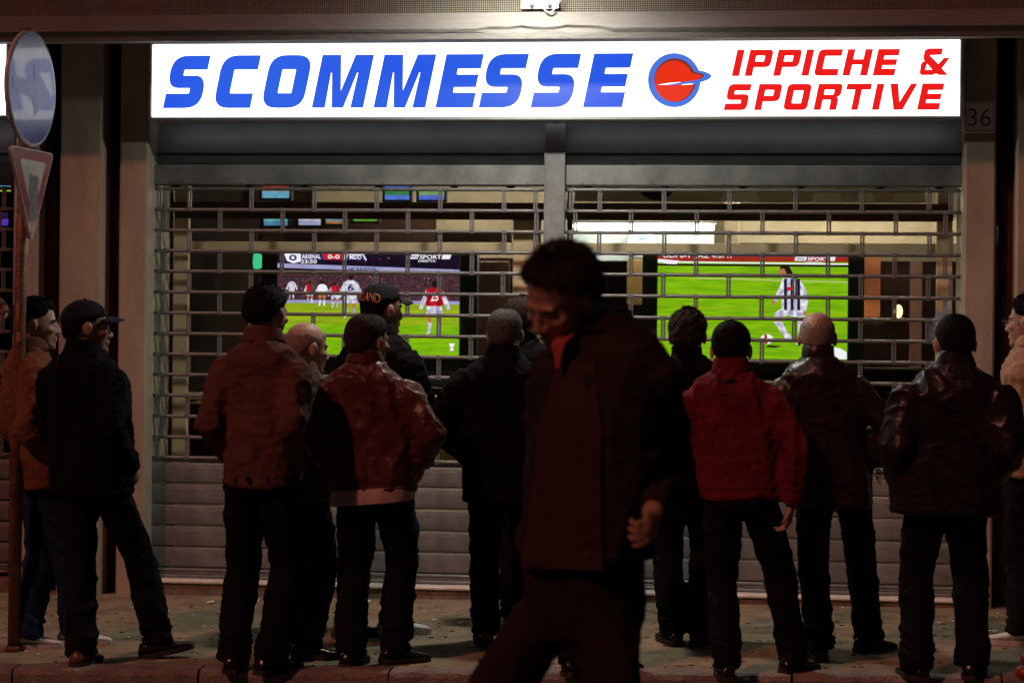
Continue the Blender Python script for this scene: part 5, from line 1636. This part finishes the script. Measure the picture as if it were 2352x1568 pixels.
# ================================================================== smoke beside the smoker's head
T = p13['T']
sm = bpy.data.materials.new('cigarette smoke')
sm.use_nodes = True
N, L = sm.node_tree.nodes, sm.node_tree.links
for n in list(N):
    if n.type != 'OUTPUT_MATERIAL': N.remove(n)
out = [n for n in N if n.type == 'OUTPUT_MATERIAL'][0]
pv = N.new('ShaderNodeVolumePrincipled')
pv.inputs['Color'].default_value = (0.75, 0.78, 0.95, 1)
pv.inputs['Anisotropy'].default_value = 0.3
tc = N.new('ShaderNodeTexCoord')
nz = N.new('ShaderNodeTexNoise'); nz.inputs['Scale'].default_value = 16; nz.inputs['Detail'].default_value = 4; nz.inputs['Distortion'].default_value = 1.2
mr = N.new('ShaderNodeMapRange'); mr.inputs['From Min'].default_value = 0.47; mr.inputs['From Max'].default_value = 0.72; mr.inputs['To Max'].default_value = 45.0
L.new(tc.outputs['Object'], nz.inputs['Vector']); L.new(nz.outputs['Fac'], mr.inputs['Value']); L.new(mr.outputs['Result'], pv.inputs['Density'])
L.new(pv.outputs['Volume'], out.inputs['Volume'])
hy = (T @ Vector((0, 0.16, 0))).y
mb = MB()
a, b, c = P(2150, 800, hy), P(2158, 755, hy), P(2175, 715, hy)
mb.tube([a, a.lerp(b, .5), b, b.lerp(c, .5), c, c + Vector((0.01, 0, .05))], [.012, .04, .05, .045, .035, .01], 14)
so_ = mb.build('cigarette_smoke', sm, None, True)
so_['kind'] = 'stuff'
tag(so_, 'thin bluish wisp of cigarette smoke left of the smoking man\'s head', 'smoke')

# ================================================================== litter on the pavement
def crumple(u, v, w_, d_, h_, m, label, name='paper_scrap', group='litter on the pavement', cat='litter', seed=0):
    g = ground(u, v)
    rs = random.Random(seed + int(u))
    n = 5
    vs = []
    for j in range(n):
        for i in range(n):
            a, b = i / (n - 1) - .5, j / (n - 1) - .5
            vs.append((g.x + a * w_ + rs.uniform(-.1, .1) * w_, g.y + b * d_ + rs.uniform(-.1, .1) * d_, GZ(g.x, g.y) + 0.006 + rs.random() * h_))
    fs = [(j * n + i, j * n + i + 1, (j + 1) * n + i + 1, (j + 1) * n + i) for j in range(n - 1) for i in range(n - 1)]
    top = MB().add(vs, fs)
    top.add([(x, y, z - 0.0015) for x, y, z in vs], [f[::-1] for f in fs])
    o = top.build(name, m)
    tag(o, label, cat, group)
    return o
M['orange_paper'] = mat('orange wrapper', (0.60, 0.26, 0.07), 0.6, 0.3, 40)
M['leaf'] = mat('dry leaf', (0.30, 0.17, 0.07), 0.8, 0.3, 40)
crumple(286, 1362, .085, .07, .05, M['orange_paper'], 'crumpled orange wrapper by the wall, left of the shutters', 'crumpled_wrapper')
crumple(580, 1384, .055, .16, .02, M['paper'], 'white paper sheet between the tall man\'s legs', 'paper_sheet')
crumple(578, 1370, .06, .06, .02, M['paper'], 'smaller white paper just behind the sheet between the tall man\'s legs', 'paper_sheet')
crumple(484, 1386, .035, .05, .012, M['paper'], 'round white paper scrap left of the tall man')
crumple(497, 1362, .03, .03, .015, M['paper'], 'white scrap against the step, left of the tall man')
crumple(840, 1384, .06, .05, .012, M['paper'], 'white paper scrap between the leather jacket man\'s legs')
crumple(1561, 1477, .07, .06, .012, M['paper'], 'folded white paper on the ground right of the walking man')
crumple(2272, 1452, .08, .04, .008, M['paper'], 'flat pale paper in front of the white trainer at the right')
gm_ = MB()
rs = random.Random(77)
for _ in range(420):
    gx, gy = rs.uniform(-2.9, 3.0), rs.uniform(-2.45, -0.2)
    gz_ = pave_z(gx, gy); an = rs.uniform(0, 6.28); l_ = rs.uniform(.006, .016); ww = rs.uniform(.003, .005)
    ca, sa = math.cos(an), math.sin(an)
    gm_.add([(gx + ca * l_ * a - sa * ww * b, gy + sa * l_ * a + ca * ww * b, gz_ + z) for z in (.001, .006) for a, b in ((-1, -1), (1, -1), (1, 1), (-1, 1))],
            [(0, 3, 2, 1), (4, 5, 6, 7), (0, 1, 5, 4), (1, 2, 6, 5), (2, 3, 7, 6), (3, 0, 4, 7)], rs.choice([0, 0, 1]))
for (u, v) in ((300, 1430), (298, 1465), (470, 1440), (340, 1475), (1052, 1414), (1060, 1432), (1130, 1433), (1085, 1370), (1980, 1405), (2052, 1414), (2075, 1425), (2090, 1445), (2160, 1432), (2330, 1412), (2310, 1418), (1850, 1395), (430, 1452), (390, 1405), (700, 1405), (1000, 1425)):
    g = ground(u, v); sz = rs.uniform(.008, .020); ii = len(gm_.v)
    gm_.add([(g.x - sz, g.y - sz * .7, g.z + .006), (g.x + sz, g.y - sz * .5, g.z + .010), (g.x + sz * .8, g.y + sz * .7, g.z + .007), (g.x - sz * .9, g.y + sz * .6, g.z + .012)], [(0, 1, 2), (0, 2, 3)], rs.choice([0, 1]))
go = gm_.build('grit', [M['leaf'], M['paper']])
go['kind'] = 'stuff'
tag(go, 'fine grit, butts and crumbs strewn over the pavement', 'grit')
# ================================================================== scooter parked in the road, only its tail reaches the picture
SX = P(2358, 1500, -5.3)
bx, by = SX.x, -5.3
bz = RZ(bx, by)
sc_ = empty('parked_scooter', (bx + .35, by, bz), 'blurred dark scooter tail with orange indicator in the bottom right corner', 'scooter')
M['scooter'] = mat('dark scooter paint', (0.02, 0.018, 0.02), 0.25, 0.2, 8, coat=0.4)
M['chrome'] = mat('chrome', (0.75, 0.75, 0.78), 0.15, 0.05, 20, metal=1.0)
M['amber'] = mat('amber lens', (0.34, 0.04, 0.004), 0.3, 0.1, 30)
M['tyre'] = mat('tyre rubber', (0.02, 0.02, 0.02), 0.8, 0.2, 40, 0.4, 90)
def W_(x, y, z): return (bx + x, by + y, bz + z)
mb = MB()
for (x, z, hw, hh) in ((.12, .60, .05, .05), (.2, .60, .10, .09), (.4, .58, .14, .13), (.7, .54, .15, .16), (1.0, .46, .14, .14), (1.1, .42, .08, .08)):
    pass
rings = [sup(Vector(W_(x, 0, z)), Vector((0, 1, 0)), Vector((0, 0, 1)), hw, hh, 16) for (x, z, hw, hh) in ((.10, .60, .04, .04), (.18, .60, .10, .08), (.4, .58, .14, .13), (.7, .54, .15, .16), (1.0, .46, .14, .14), (1.12, .40, .08, .08))]
mb.loft(rings).build('tail_body', M['scooter'], sc_, True)
rings = [sup(Vector(W_(x, 0, z)), Vector((0, 1, 0)), Vector((0, 0, 1)), hw, hh, 16) for (x, z, hw, hh) in ((.16, .70, .06, .02), (.3, .72, .12, .045), (.6, .73, .14, .05), (.9, .70, .12, .045), (1.0, .68, .06, .02))]
MB().loft(rings).build('saddle', M['black_plastic'], sc_, True)
for (x, nm) in ((.42, 'wheel'), (1.75, 'wheel')):
    pts = [W_(x + .19 * math.cos(a), 0, .24 + .19 * math.sin(a)) for a in np.linspace(0, 6.283, 33)]
    wo = MB().tube(pts, .048, 10).build('wheel', M['tyre'], sc_, True)
    MB().tube([W_(x, -.035, .24), W_(x, .035, .24)], .145, 20).build('rim', M['chrome'], wo, True)
MB().loft([sup(Vector(W_(x, 0, z)), Vector((0, 1, 0)), Vector((0, 0, 1)), hw, .02, 12) for x, z, hw in ((1.0, .30, .16), (1.3, .27, .17), (1.55, .29, .16))]).build('footboard', M['scooter'], sc_, True)
MB().loft([sup(Vector(W_(x, 0, z)), Vector((0, 1, 0)), Vector((1, 0, 0)), hw, .03, 12) for x, z, hw in ((1.55, .28, .15), (1.60, .60, .19), (1.52, .90, .10), (1.50, 1.0, .06))]).build('leg_shield', M['scooter'], sc_, True)
MB().tube([W_(1.45, -.33, 1.04), W_(1.5, -.1, 1.02), W_(1.5, .1, 1.02), W_(1.45, .33, 1.04)], .015, 10).build('handlebar', M['chrome'], sc_, True)
MB().ell(W_(.10, 0, .62), (.03, .05, .03), None, 14, 8).build('tail_light', M['red_enamel'], sc_, True)
for s, dx in ((-1, -.02), (1, .03)):
    io = MB().tube([W_(.2, s * .08, .56), W_(.06 + dx, s * .15, .53)], .010, 8).build('indicator_stalk', M['chrome'], sc_, True)
    MB().ell(W_(.0 + dx, s * .15, .53), (.034, .030, .026), None, 14, 8).build('indicator_lens', M['amber'], io, True)
MB().ell(W_(-.07, -.13, .455), (.022, .03, .02), None, 12, 8).build('rack_cap', M['chrome'], sc_, True)
MB().tube([W_(-.07, -.13, .455), W_(.2, -.08, .47), W_(.4, -.10, .5)], .009, 8).build('rack_rail', M['chrome'], sc_, True)
MB().tube([W_(.02, .12, .46), W_(.2, .08, .47), W_(.4, .10, .5)], .012, 8).build('rack_rail', M['chrome'], sc_, True)
MB().tube([W_(.02, -.16, .37), W_(.35, -.17, .30), W_(.8, -.14, .26)], [.045, .042, .02], 14).build('exhaust', M['chrome'], sc_, True)
BOX('number_plate', bx + .12, bx + .135, by - .085, by + .085, bz + .36, bz + .47, M['white_enamel'], sc_)
MB().tube([W_(.7, .1, .3), W_(.62, .22, 0)], .012, 8).build('side_stand', M['chrome'], sc_, True)
